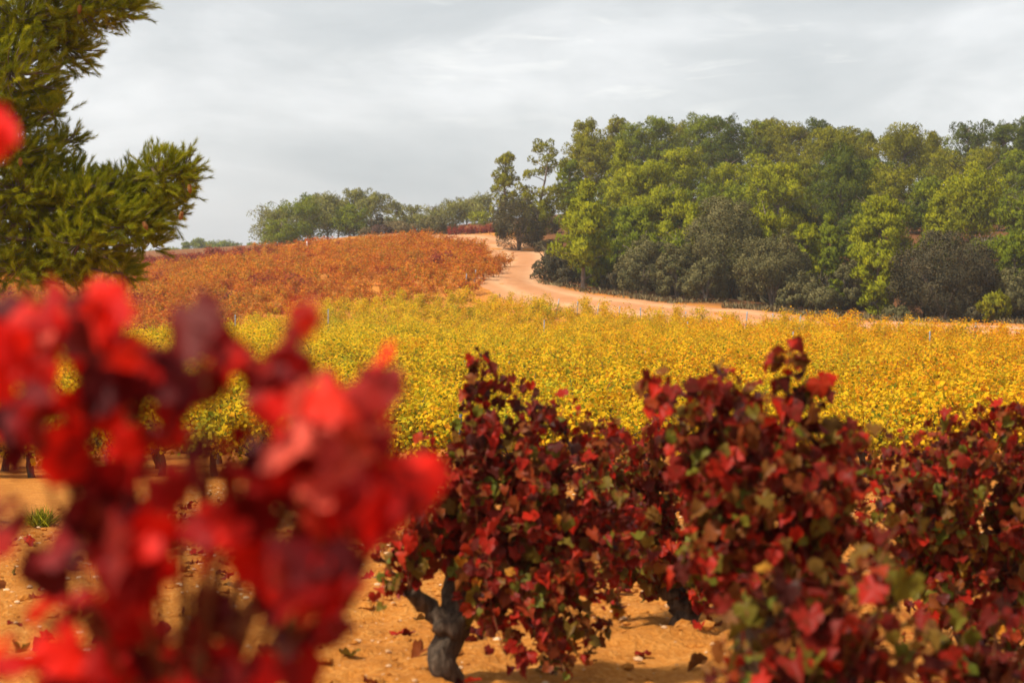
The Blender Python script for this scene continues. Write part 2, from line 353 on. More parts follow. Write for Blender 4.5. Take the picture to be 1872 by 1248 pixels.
# orange hill crest and what lies beyond it
for u, v, Y in ((-300, 520, 140), (0, 500, 145), (270, 477, 150), (450, 457, 150), (600, 446, 150), (700, 432, 152), (770, 428, 150)): cp(u, v, Y, -0.85)
for u, v, Y in ((860, 470, 128), (900, 487, 119), (700, 480, 124), (450, 498, 122), (200, 520, 120)): cp(u, v, Y, -0.55)
for u, v, Y in ((300, 494, 205), (480, 465, 208), (640, 456, 212), (760, 430, 205), (870, 428, 188), (840, 412, 235)): cp(u, v, Y)
for u, v, Y in ((340, 466, 420), (0, 475, 420), (460, 460, 420), (900, 440, 420)): cp(u, v, Y)
# wooded slope on the right
for u, v, Y in ((1065, 528, 113), (1000, 521, 117), (1200, 546, 107), (1400, 562, 100.5), (1560, 578, 97), (1720, 587, 95.5), (1870, 591, 93.5), (2300, 595, 87), (1010, 462, 146), (950, 443, 152)): cp(u, v, Y)
for u, Y, z in ((1080, 150, 3.6), (1080, 185, 5.6), (1300, 130, 2.6), (1300, 160, 5.2), (1300, 195, 8.2), (1600, 125, 2.6), (1600, 160, 5.6), (1600, 195, 8.4), (1900, 120, 2.4), (1900, 160, 5.6), (1900, 195, 8.4), (2400, 150, 5), (1500, 260, 9), (2000, 260, 9), (1500, 420, 4), (2400, 420, 4)):
    cw((u - 936) / F * Y, Y, z)
for x in (-900, -300, 300, 900):
    cw(x, 900, 2.0); cw(x, 1600, 0.0)
for y in (0, 80, 200): cw(-160, y, -1.0); cw(160, y, 0.0 if y < 80 else 5.0)
CTRL = np.array(CTRL)
_S = 60.0
def _phi(r2): return 0.5 * r2 * np.log(np.maximum(r2, 1e-12))
_c = CTRL[:, :2] / _S; _n = len(_c)
_K = _phi(((_c[:, None] - _c[None]) ** 2).sum(-1)) + 0.0006 * np.eye(_n)
_P = np.c_[np.ones(_n), _c]
_A = np.block([[_K, _P], [_P.T, np.zeros((3, 3))]])
_w = np.linalg.solve(_A, np.r_[CTRL[:, 2], 0, 0, 0])
def Hs(x, y):
    x = np.atleast_1d(np.asarray(x, float)); y = np.atleast_1d(np.asarray(y, float))
    out = np.empty(len(x))
    for i in range(0, len(x), 20000):
        q = np.c_[x[i:i + 20000], y[i:i + 20000]] / _S
        out[i:i + 20000] = _phi(((q[:, None] - _c[None]) ** 2).sum(-1)) @ _w[:_n] + np.c_[np.ones(len(q)), q] @ _w[_n:]
    return out
def H(x, y):
    z = Hs(x, y); x = np.atleast_1d(x); y = np.atleast_1d(y)
    near = np.clip((26 - y) / 10, 0, 1)
    z = z + near * (0.05 * (vnoise(x * 1.7, y * 1.7, 1) - .5) + 0.05 * (vnoise(x * 6, y * 6, 2) - .5) + 0.05 * (vnoise(x * 15, y * 15, 3) - .5))
    z = z + (1 - near) * 0.10 * (vnoise(x * .7, y * .7, 4) - .5)
    return z
def h1(x, y): return float(H([x], [y])[0])

ys = np.concatenate([np.linspace(-25, 4.5, 16)[:-1], np.arange(4.5, 16, 0.06), np.geomspace(16, 260, 150), np.geomspace(262, 1500, 24)])
us = np.linspace(-1, 1, 201)
us = np.sign(us) * np.abs(us) ** 1.0
half = np.maximum(7.0, np.abs(ys) * 0.42)
half = np.where(ys > 240, half + (ys - 240) * 0.6, half)
half = np.where(ys < 4.5, 9 + (4.5 - ys) * 0.3, np.where(ys < 16, 7.0, half))
X = us[None] * half[:, None]; Yg = np.repeat(ys[:, None], len(us), 1)
Z = H(X.ravel(), Yg.ravel()).reshape(X.shape)
# outer skirt columns so that the sheet is wide everywhere
ext = np.array([1.4, 2.2, 4.0, 8.0])
XL = -(half[:, None] * ext[::-1][None]) - 60 * (ext[::-1][None] - 1); XR = half[:, None] * ext[None] + 60 * (ext[None] - 1)
Xs = np.c_[XL, X, XR]; Xs = np.clip(Xs, -1400, 1400); Ys = np.repeat(ys[:, None], Xs.shape[1], 1)
for i in range(len(ys)): Xs[i] = np.maximum.accumulate(Xs[i] + np.arange(Xs.shape[1]) * 1e-4)
Zs = H(np.clip(Xs.ravel(), -170, 170) if False else Xs.ravel(), Ys.ravel()).reshape(Xs.shape)
Zs = np.clip(Zs, -6, 11)
nr, nc = Xs.shape
g = Geo()
I = (np.arange(nr - 1)[:, None] * nc + np.arange(nc - 1)[None])
g.add(np.stack([Xs, Ys, Zs], -1).reshape(-1, 3), np.stack([I, I + 1, I + nc + 1, I + nc], -1).reshape(-1, 4))
me = g.mesh('ground', M['ground'])
uu = U(Xs.ravel(), np.maximum(Ys.ravel(), 1)); yy = Ys.ravel()
edge = np.interp(uu, [900, 1000, 1065, 1200, 1400, 1560, 1720, 1870, 2300], [150, 114, 110, 103.5, 96.5, 92.5, 90, 87.5, 82])
lit = np.clip((yy - edge) / 4.0, 0, 1) * np.clip((uu - 960) / 40, 0, 1) * 0.9
lit = np.maximum(lit, np.clip((yy - 190) / 10, 0, 1) * 0.8)
a = me.attributes.new('litter', 'FLOAT', 'POINT'); a.data.foreach_set('value', lit.astype(np.float32))
tag(link('ground', me), kind='structure')

# the sandy track: a ribbon draped over the terrain
R = np.array([[*W(u, v, Y)[:2], w] for u, v, Y, w in ROAD])
tt = np.linspace(0, len(R) - 1, 260); i0 = np.clip(np.floor(tt).astype(int), 0, len(R) - 2); f = (tt - i0)[:, None]
def cat(P, i, f):
    p = lambda k: P[np.clip(k, 0, len(P) - 1)]
    a, b, c, d = p(i - 1), p(i), p(i + 1), p(i + 2)
    return 0.5 * (2 * b + (c - a) * f + (2 * a - 5 * b + 4 * c - d) * f ** 2 + (3 * b - a - 3 * c + d) * f ** 3)
C = cat(R, i0, f)
T = unit(np.gradient(C[:, :2], axis=0)); Nn = np.c_[-T[:, 1], T[:, 0]]
k = 17; ac = np.linspace(0, 1, k)
wob = 1 + 0.12 * (vnoise(tt * 2, tt * 0 + 3, 9) - .5)
RX = C[:, None, 0] + Nn[:, None, 0] * (ac - .5)[None] * (C[:, 2] * wob)[:, None]
RY = C[:, None, 1] + Nn[:, None, 1] * (ac - .5)[None] * (C[:, 2] * wob)[:, None]
RZ = H(RX.ravel(), RY.ravel()).reshape(RX.shape) + 0.05 - 0.05 * (np.exp(-((ac - .28) / .07) ** 2) + np.exp(-((ac - .72) / .07) ** 2))[None] * 0.6
RZ[:, [0, -1]] -= 0.12
g = Geo(); I = (np.arange(len(tt) - 1)[:, None] * k + np.arange(k - 1)[None])
g.add(np.stack([RX, RY, RZ], -1).reshape(-1, 3), np.stack([I, I + 1, I + k + 1, I + k], -1).reshape(-1, 4))
me = g.mesh('dirt_track', M['road'])
a = me.attributes.new('across', 'FLOAT', 'POINT'); a.data.foreach_set('value', np.tile(ac, len(tt)).astype(np.float32))
tag(link('dirt_track', me), kind='structure')

# ------------------------------------------------------------------ trees
def tuft_batch(g, P, D, L, Wd, tint, nrm, r):
    """diamond blades of foliage"""
    n = len(P); S = unit(np.cross(D, r.normal(size=(n, 3))))
    L = np.asarray(L)[:, None]; Wd = np.asarray(Wd)[:, None]
    S = S * np.where((np.cross(S, D) * nrm).sum(-1, keepdims=True) < 0, -1.0, 1.0)   # faces turned outwards
    V = np.stack([P, P + D * L * .45 + S * Wd, P + D * L, P + D * L * .45 - S * Wd], 1)
    g.add(V.reshape(-1, 3), np.arange(n * 4).reshape(n, 4), tint, np.repeat(nrm, 4, 0))

def profile(kind, t):
    if kind == 'cone': return np.clip((1 - t) ** 0.75, 0, 1) * np.clip(0.55 + 2.2 * t, 0, 1) + 0.06
    if kind == 'column': return 0.25 + 0.75 * np.sin(np.pi * np.clip(0.18 + 0.78 * t, 0, 1)) ** 0.8
    if kind == 'umbrella': return np.sin(np.pi * np.clip(0.22 + 0.70 * t, 0, 1)) ** 0.7
    return np.sin(np.pi * np.clip(0.16 + 0.72 * t, 0, 1)) ** 0.7 + 0.04   # round
def pine(name, u, v_top, wpx, Y, kind, mat, label, group, cb=0.12, dens=1.0, lean=0.0, seed=0, cat_='tree', gap=1.0, wide=1.15):
    r = np.random.default_rng(1000 + seed)
    top = W(u, v_top, Y); x, y = top[0], top[1]
    z0 = h1(x - lean * 0.5, y) - 0.05
    Ht = max(top[2] - z0, 1.0); wpx = wpx * wide; Wm = wpx * Y / F
    base = np.array([x - lean, y, z0])
    root = empty(name, base, label, cat_, group)
    bend = r.normal(0, 0.012 * Ht, (7, 2)); bend[0] = 0; bend = np.cumsum(bend, 0) * 0.6
    zz = np.linspace(0, 0.93 * Ht, 7)
    tr = np.c_[bend[:, 0] + lean * (zz / Ht) ** 1.4, bend[:, 1], zz]
    r0 = 0.017 * Ht + 0.03
    gt = Geo(); add_tube(gt, tr, np.linspace(r0, 0.02, 7), 7, rough=0.05)
    # limbs and clumps
    nl = int((26 + 2.4 * Ht) * gap)
    cl = []
    tq = np.sort(r.uniform(0, 1, nl) ** 0.85)
    for i, t in enumerate(tq):
        zb = (cb + (0.93 - cb) * t) * Ht
        c0 = np.array([np.interp(zb, zz, tr[:, 0]), np.interp(zb, zz, tr[:, 1]), zb])
        a = i * 2.399 + r.normal(0, 0.35)
        R = profile(kind, t) * Wm * 0.5 * r.uniform(0.62, 1.08)
        up = R * r.uniform(0.05, 0.45) * (0.5 + t)
        rc = np.clip(Wm * r.uniform(0.062, 0.125), 0.16, 0.75)
        dirv = np.array([math.cos(a), math.sin(a), 0])
        tip = c0 + dirv * max(R - rc * .8, 0.02) + np.array([0, 0, up])
        st = c0 - np.array([0, 0, min(0.15 * R, zb * .3)])
        add_tube(gt, bez(st, (st + tip) / 2 + np.array([0, 0, 0.12 * R]), tip, 5), np.linspace(0.35 * r0 * (1 - .7 * t) + .01, 0.012, 5), 4, cap=False)
        cl.append((tip, rc))
        m = 2 + int(R > 0.6) + int(R > 1.1) + int(R > 1.7)
        for q in range(m):
            s = r.uniform(0.35, 0.95)
            off = r.normal(0, 0.16 * R + .06, 3); off[2] *= .6
            cl.append((c0 + (tip - c0) * s + off, rc * r.uniform(0.6, 1.0)))
    cl.append((tr[-1] + [0, 0, 0.02 * Ht], np.clip(Wm * .09, .15, .6)))
    C = np.array([c for c, _ in cl]); Rc = np.array([q for _, q in cl])
    C[:, 2] *= (Ht - 0.1) / max((C[:, 2] + Rc * .85).max(), 0.5)
    hpx = Ht * F / Y
    n_t = int(np.clip(0.95 * wpx * hpx * dens, 1800, 20000))
    pr = Rc ** 2 / (Rc ** 2).sum(); ci = r.choice(len(C), n_t, p=pr)
    d = unit(r.normal(size=(n_t, 3)) + np.array([0, 0, 0.45]))
    sq = r.uniform(0.35, 1.0, (n_t, 1)) ** 0.5
    P = C[ci] + d * sq * Rc[ci][:, None] * np.where(d[:, 2:3] > 0, np.array([[.9, .9, 1.15]]), np.array([[1.0, 1.0, .6]]))
    ax = unit(d * 0.7 + np.array([0, 0, 0.95]) + r.normal(0, 0.35, (n_t, 3)))
    Ls = max(0.15, 3.0 * Y / F) * r.uniform(0.7, 1.35, n_t)
    ctr = C.mean(0)
    oute = unit(C[ci] - np.array([0, 0, 0.0]) - np.c_[np.interp(C[ci][:, 2], zz, tr[:, 0]), np.interp(C[ci][:, 2], zz, tr[:, 1]), C[ci][:, 2] - 0.4 * Wm * .5])
    nr = unit(d * 0.75 + oute * 0.35 + np.array([0, 0, 0.2]) + r.normal(0, 0.23, (n_t, 3)))
    ct = r.uniform(-0.18, 0.18, len(C))
    tint = np.clip(0.5 + ct[ci] + r.normal(0, 0.11, n_t), 0, 1)
    gc = Geo(); tuft_batch(gc, P, ax, Ls, Ls * 0.24, tint, nr, r)
    link('trunk', gt.mesh('trunk', M['pine_bark']), root)
    link('crown', gc.mesh('crown', M[mat], normals=True), root)
    return root
def oak(name, u, v_top, wpx, Y, mat, label, group, seed=0, dens=1.0, dome=1.0, cat_='shrub', leaf=1.0):
    r = np.random.default_rng(5000 + seed)
    top = W(u, v_top, Y); x, y = top[0], top[1]; z0 = h1(x, y) - 0.08
    Ht = max(top[2] - z0, 0.4); Wm = wpx * Y / F
    root = empty(name, (x, y, z0), label, cat_, group)
    gt = Geo()
    for q in range(4):
        a = r.uniform(0, 6.28); e = np.array([math.cos(a) * Wm * .28, math.sin(a) * Wm * .28, Ht * r.uniform(.55, .8)])
        add_tube(gt, bez((0, 0, 0), e * [.3, .3, .6], e, 5), np.linspace(.025 * Ht + .02, .012, 5), 5)
    n = int(np.clip(30 + Wm * Ht * 9, 24, 260))
    d = unit(r.normal(size=(n, 3))); d[:, 2] = np.abs(d[:, 2]) * 1.0 - 0.75 * r.uniform(0, 1, n) ** 1.5; d = unit(d)
    sh = r.uniform(0.66, 1.0, n) * (1 + 0.07 * r.normal(size=n))
    lump = 0.86 + 0.26 * vnoise(np.arctan2(d[:, 1], d[:, 0]) * 1.6 + seed, d[:, 2] * 2.2 + seed, 3)
    C = d * (sh * lump)[:, None] * np.array([Wm * .45, Wm * .45, Ht * .58]) + np.array([0, 0, Ht * .40])
    Rc = np.clip(Wm * r.uniform(.075, .145, n), .10, .7)
    C[:, 2] = np.clip(C[:, 2], Rc * .5, Ht - Rc * .6)
    hpx = Ht * F / Y
    n_t = int(np.clip(1.9 * wpx * hpx * dens, 900, 42000))
    ci = r.choice(n, n_t, p=Rc ** 2 / (Rc ** 2).sum())
    dd = unit(r.normal(size=(n_t, 3)) + d[ci] * 0.7 + [0, 0, .15])
    P = C[ci] + dd * (r.uniform(.3, 1, (n_t, 1)) ** .5) * Rc[ci][:, None]
    P[:, 2] = np.maximum(P[:, 2], 0.02)
    ax = unit(dd + r.normal(0, .7, (n_t, 3)))
    Ls = max(.075, 2.0 * Y / F) * r.uniform(.7, 1.4, n_t) * leaf
    nr = unit(dd * .8 + d[ci] * .35 + [0, 0, .2] + r.normal(0, .2, (n_t, 3)))
    ct = r.uniform(-.2, .2, n)
    gc = Geo(); tuft_batch(gc, P, ax, Ls, Ls * .42, np.clip(.5 + ct[ci] + r.normal(0, .13, n_t), 0, 1), nr, r)
    link('stems', gt.mesh('stems', M['pine_bark']), root)
    link('foliage', gc.mesh('foliage', M[mat], normals=True), root)
    return root

FG = 'pines of the wood on the slope'
# u, v_top, width, Y, profile, needles, crown base, density, label
PINES = [
 (921, 278, 58, 165, 'column', 'olive', .10, 1.0, 'slender dark pine standing alone behind the round dark oak at the top bend'),
 (962, 338, 30, 166, 'column', 'olive', .15, .45, 'thin straggly sapling just beside the slender lone pine at the bend'),
 (1008, 255, 92, 150, 'open', 'olive', .18, .62, 'loose gappy pine with sky showing through at the left end of the wood'),
 (1071, 215, 54, 178, 'round', 'olive', .2, .7, 'thin topped pine, leftmost of the tall trees on the wood skyline'),
 (1125, 211, 44, 188, 'round', 'olive', .2, .75, 'brownish narrow pine, second from the left on the wood skyline'),
 (1082, 240, 80, 162, 'round', 'olive', .12, 1.0, 'olive round pine directly below the two thin topped skyline pines'),
 (1135, 256, 112, 142, 'cone', 'bright', .10, 1.0, 'broad bright green pine with a pointed top above the solitary track pine'),
 (1166, 222, 62, 182, 'round', 'mid', .2, .9, 'dense rounded pine, third from the left on the wood skyline'),
 (1210, 212, 58, 182, 'round', 'mid', .2, .9, 'tall round headed pine, fourth from the left on the wood skyline'),
 (1238, 221, 46, 192, 'round', 'olive', .2, .8, 'narrow pine tucked behind its neighbour, fifth from the left on the skyline'),
 (1285, 206, 72, 186, 'round', 'mid', .2, .9, 'tallest pine on the skyline above the middle of the wood'),
 (1330, 208, 68, 182, 'round', 'dark', .2, .95, 'dark rounded pine at the very crest of the skyline'),
 (1250, 270, 104, 147, 'round', 'bright', .10, 1.0, 'yellow green pine in the second tier under the tallest skyline pine'),
 (1186, 293, 112, 135, 'round', 'bright', .08, 1.0, 'wide yellow green pine between the pointed bright pine and the grey oaks'),
 (1066, 330, 118, 113, 'cone', 'bright', .13, 1.0, 'solitary bright green conical pine with bare trunk at the inside of the track bend'),
 (1215, 345, 130, 124, 'round', 'bright', .06, 1.0, 'low spreading pale green pine behind the small grey oak bushes'),
 (1160, 375, 80, 122, 'round', 'mid', .06, .9, 'shaded pine filling the gap right of the solitary track pine'),
 (1272, 372, 80, 116, 'cone', 'bright', .08, 1.0, 'small pale pine leaning on the left side of the tall grey oak'),
 (1380, 219, 52, 187, 'round', 'mid', .2, .9, 'dense narrow pine just right of the skyline crest'),
 (1407, 214, 64, 187, 'round', 'olive', .2, .9, 'olive pine, second right of the skyline crest'),
 (1451, 223, 64, 182, 'round', 'olive', .2, .9, 'broad olive pine on the skyline left of the see-through top'),
 (1501, 216, 62, 196, 'open', 'dark', .25, .5, 'see-through pine top poking up behind the middle of the skyline'),
 (1533, 232, 94, 166, 'round', 'olive', .15, 1.0, 'wide olive pine on the skyline above the dark layered pine'),
 (1590, 240, 48, 186, 'cone', 'olive', .2, .9, 'small pointed pine in the dip of the skyline'),
 (1650, 228, 96, 170, 'round', 'olive', .15, 1.0, 'big rounded pine, highest on the right part of the skyline'),
 (1709, 240, 52, 182, 'cone', 'olive', .2, .85, 'slim pine beside the big rounded one on the right skyline'),
 (1769, 221, 58, 192, 'open', 'dark', .25, .55, 'airy dark pine sticking out above the right skyline'),
 (1836, 221, 54, 187, 'round', 'dark', .2, .85, 'dark pine, second from the right edge on the skyline'),
 (1880, 214, 60, 180, 'round', 'dark', .2, .9, 'dark pine cut by the right edge of the photo on the skyline'),
 (1800, 264, 94, 160, 'round', 'olive', .12, 1.0, 'rounded olive pine below the airy dark skyline pine'),
 (1853, 272, 84, 154, 'round', 'mid', .12, 1.0, 'mid green pine near the right edge under the dark skyline pair'),
 (1535, 262, 128, 137, 'umbrella', 'dark', .10, 1.0, 'dark pine with flat layered boughs and black hollows in the middle of the wood'),
 (1424, 299, 112, 131, 'round', 'bright', .10, 1.0, 'bright rounded pine left of the dark layered pine'),
 (1388, 280, 84, 152, 'round', 'bright', .12, 1.0, 'pale green pine behind and above the tall grey oak'),
 (1320, 300, 82, 149, 'round', 'bright', .12, 1.0, 'fresh green pine in the second tier left of the tall grey oak top'),
 (1628, 300, 114, 141, 'round', 'olive', .10, 1.0, 'full olive pine right of the dark layered pine'),
 (1695, 323, 84, 134, 'round', 'mid', .10, 1.0, 'mid green pine between the full olive pine and the open trunked one'),
 (1612, 358, 112, 112, 'round', 'bright', .06, 1.0, 'bright lemon green pine standing left of the great oak dome'),
 (1606, 450, 84, 98, 'round', 'bright', .04, 1.0, 'low yellow green pine bough mass hugging the left flank of the oak dome'),
 (1716, 350, 76, 121, 'cone', 'bright', .08, 1.0, 'pointed green pine directly behind the great oak dome'),
 (1778, 302, 132, 126, 'round', 'bright', .14, .85, 'wide airy pine with its pale trunk showing above the oak dome'),
 (1395, 374, 104, 108, 'round', 'bright', .06, 1.0, 'young bright pine peeping over the round grey oak'),
 (1473, 408, 60, 108, 'round', 'bright', .06, .9, 'small bright pine squeezed beside the narrow green cone'),
 (1514, 388, 72, 113, 'cone', 'mid', .04, 1.0, 'narrow green conical pine in front of the black hollows'),
 (1857, 425, 74, 104, 'round', 'mid', .06, 1.0, 'dull green pine between the oak dome and the right edge'),
 (1870, 340, 90, 122, 'round', 'mid', .10, 1.0, 'green pine half cut by the right edge at mid height'),
 (1822, 532, 62, 89.5, 'round', 'olive', .02, 1.0, 'knee high olive pine sapling at the foot of the right end of the wood'),
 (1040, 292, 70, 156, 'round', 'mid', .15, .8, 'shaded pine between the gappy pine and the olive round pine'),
 (1470, 270, 84, 158, 'round', 'olive', .12, 1.0, 'olive pine of the second tier under the see-through skyline top'),
 (1735, 275, 92, 158, 'round', 'olive', .12, 1.0, 'olive pine of the second tier left of the airy dark skyline pine'),
 (1590, 290, 80, 155, 'round', 'mid', .12, 1.0, 'mid green pine behind the dip between dark and full olive pines'),
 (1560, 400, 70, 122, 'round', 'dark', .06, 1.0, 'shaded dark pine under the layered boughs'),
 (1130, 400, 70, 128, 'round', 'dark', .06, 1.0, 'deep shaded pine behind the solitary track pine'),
]
for i, (u, v, w, Y, kd, mt, cb, de, lab) in enumerate(PINES):
    pine('pine_tree', u, v, w, Y, kd if kd != 'open' else 'round', 'pine_' + mt, lab, FG, .12 if i == 14 else cb + .22 if v < 245 and i > 2 else cb * .45, max(de, .8) if v < 245 else de, seed=i, wide=1.28 if i == 14 else 1.12 if i in (0, 1, 2) else 1.35 if v < 245 else 1.1, gap=0.6 if kd == 'open' else 1.0,
         lean=(1.2 if i == 2 else 0.0))
for i, u in enumerate(range(1110, 1960, 48)):   # deeper rank, seen only through gaps
    pine('pine_tree', u + 14 * math.sin(i * 2.3), 248 + 10 * math.sin(i * 1.7), 62, 208, 'round', 'pine_mid', 'pine of the shaded back rank glimpsed between the skyline pines', FG, .05, .7, seed=200 + i, wide=1.3)
for i in range(44):                             # the packed inside of the wood, needles coloured darker as shade between crowns
    Yf = 116 + (i % 4) * 15 + 3 * math.sin(i * 3.1); u = 1090 + (i // 4) * 78 + (i % 4) * 23 + 12 * math.sin(i * 5.3)
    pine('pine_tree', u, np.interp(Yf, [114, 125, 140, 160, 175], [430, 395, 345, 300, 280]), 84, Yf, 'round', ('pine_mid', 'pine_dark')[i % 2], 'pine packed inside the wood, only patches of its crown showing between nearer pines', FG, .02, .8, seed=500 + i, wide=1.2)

GG = 'pines of the grove beyond the orange hill'
GROVE = [
 (492, 377, 78, 205, 'round', 'olive', .10, 'leftmost pine of the far grove, leaning out to the left'),
 (543, 364, 88, 206, 'round', 'mid', .10, 'bushy pine, second from the left in the far grove'),
 (564, 354, 64, 216, 'umbrella', 'mid', .3, 'higher dark topped pine behind the bushy one in the far grove'),
 (600, 352, 84, 209, 'umbrella', 'olive', .42, 'umbrella pine with a tall bare trunk in the middle of the far grove'),
 (640, 373, 66, 208, 'umbrella', 'mid', .38, 'lower dark pine right of the bare trunk in the far grove'),
 (647, 345, 58, 217, 'round', 'olive', .3, 'highest round crown of the far grove'),
 (679, 352, 66, 216, 'round', 'olive', .25, 'wide crown right of the highest one in the far grove'),
 (722, 367, 48, 221, 'round', 'olive', .2, 'yellowish pine at the right end of the far grove'),
 (752, 375, 32, 226, 'round', 'olive', .3, 'thin see-through tree in the gap right of the far grove'),
 (768, 390, 42, 222, 'round', 'olive', .1, 'low pale tree beside the thin see-through one'),
 (792, 378, 58, 230, 'round', 'olive', .1, 'pale rounded pine behind the grey bush near the red vine row'),
 (826, 367, 62, 232, 'round', 'olive', .1, 'pale pine over the left end of the red vine row'),
 (853, 362, 56, 233, 'round', 'olive', .1, 'pale pine over the middle of the red vine row'),
 (884, 354, 56, 230, 'round', 'olive', .1, 'tallest pale pine behind the right end of the red vine row'),
 (876, 385, 44, 222, 'round', 'bright', .05, 'small bright pine close behind the right end of the red vine row'),
 (515, 400, 70, 200, 'round', 'mid', .06, 'low dark bough mass at the foot of the two left grove pines'),
 (618, 366, 60, 222, 'umbrella', 'dark', .4, 'shaded pine behind the bare trunk in the far grove'),
]
for i, (u, v, w, Y, kd, mt, cb, lab) in enumerate(GROVE):
    pine('pine_tree', u, v, w, Y, kd, 'pine_' + ('grove' if mt == 'olive' else mt), lab, GG, cb * .7, 1.0 if w > 35 else .5, seed=300 + i, wide=1.3, lean=-0.8 if i == 0 else 0)
FAR = [(316, 455, 42, 'low rounded'), (341, 443, 16, 'small pointed'), (362, 437, 36, 'tallest'), (389, 443, 32, 'second rounded'), (408, 440, 40, 'broadest'), (427, 445, 28, 'smallest rounded'), (290, 460, 36, 'leftmost low'), (462, 445, 22, 'palest lone'), (445, 452, 30, 'rightmost low')]
for i, (u, v, w, ad) in enumerate(FAR):
    pine('pine_tree', u, v, w, 420, 'round', 'pine_mid', f'{ad} hazy tree in the distant line beyond the red crest', 'distant trees beyond the crest', .05, 1.6, seed=400 + i)

OG = 'holm oaks along the foot of the wood'
OAKS = [
 (948, 361, 90, 144.5, 'oak_dark', 'round dark oak bush beside the track at the top bend'),
 (1177, 431, 94, 106, 'oak', 'rounded grey oak just right of the solitary track pine'),
 (1238, 447, 80, 103.5, 'oak', 'small leaning grey oak close to the bank, left of the tall grey oak'),
 (1325, 365, 150, 104, 'oak', 'tall grey green oak, the highest of those along the track'),
 (1290, 470, 80, 101, 'oak', 'grey oak skirt at the foot of the tall grey oak'),
 (1413, 424, 132, 98.5, 'oak', 'round grey oak with a full ball shaped crown right of the tall grey oak'),
 (1727, 431, 206, 93, 'oak_dark', 'great dark oak dome, widest bush at the edge of the yellow field'),
 (1470, 496, 62, 96, 'oak', 'upright pale grey bush right of the ball shaped oak'),
 (1506, 524, 70, 95, 'oak', 'low grey bush between the pale upright bush and the oak dome'),
 (1553, 474, 66, 97, 'oak', 'grey oak bush at the left foot of the lemon green pine'),
 (1440, 525, 46, 96, 'oak', 'small grey bush at the foot of the ball shaped oak'),
 (1526, 502, 34, 95.5, 'pine_mid', 'small green bush showing between grey bushes'),
 (1853, 490, 96, 92, 'oak', 'olive grey oak at the right edge beside the oak dome'),
 (997, 474, 54, 114.5, 'oak_dark', 'dark low bush at the tip of the track bend'),
 (1018, 455, 50, 117, 'oak_dark', 'dark bush behind the tip of the track bend'),
 (1036, 486, 46, 112, 'oak_dark', 'dark bush left of the solitary pine trunk'),
 (1124, 489, 50, 109, 'oak_dark', 'dark bush right of the solitary pine trunk'),
 (1150, 470, 60, 110, 'oak_dark', 'shaded oak bush between the pine trunk bushes and the rounded grey oak'),
 (972, 425, 40, 146, 'oak_dark', 'low dark bush on the right shoulder of the dark oak at the top bend'),
 (988, 392, 74, 160, 'oak_dark', 'dark bush on the earth rise between the dark oak and the solitary pine'),
 (1000, 440, 44, 138, 'oak_dark', 'small dark bush above the track where it narrows'),
 (1640, 560, 60, 92, 'oak', 'low grey shrub at the left foot of the oak dome'),
 (1790, 560, 50, 90, 'oak_dark', 'low dark shrub at the right foot of the oak dome'),
]
for i, (u, v, w, Y, mt, lab) in enumerate(OAKS):
    oak('oak_bush', u, v, w, Y + (3.6 if i > 0 else 1.8), mt, lab, OG, i)
SHR = [(689, 392, 30, 192, 'oak_dark', 'dark upright juniper on the crest before the far grove'),
 (698, 413, 42, 188, 'juniper', 'bare brown shrub under the dark juniper'),
 (671, 418, 32, 190, 'scrub', 'yellowish shrub left of the bare brown one'),
 (728, 407, 60, 190, 'scrub', 'pale dry scrub right of the dark juniper'),
 (760, 412, 44, 190, 'scrub', 'pale dry scrub between the orange crest and the grey bush'),
 (794, 397, 54, 189, 'oak', 'grey rounded bush left of the red vine row'),
 (817, 403, 40, 190, 'oak', 'smaller grey bush touching the red vine row')]
for i, (u, v, w, Y, mt, lab) in enumerate(SHR):
    oak('shrub', u, v, w, Y, mt, lab, 'shrubs along the crest', 60 + i, dens=1.4)

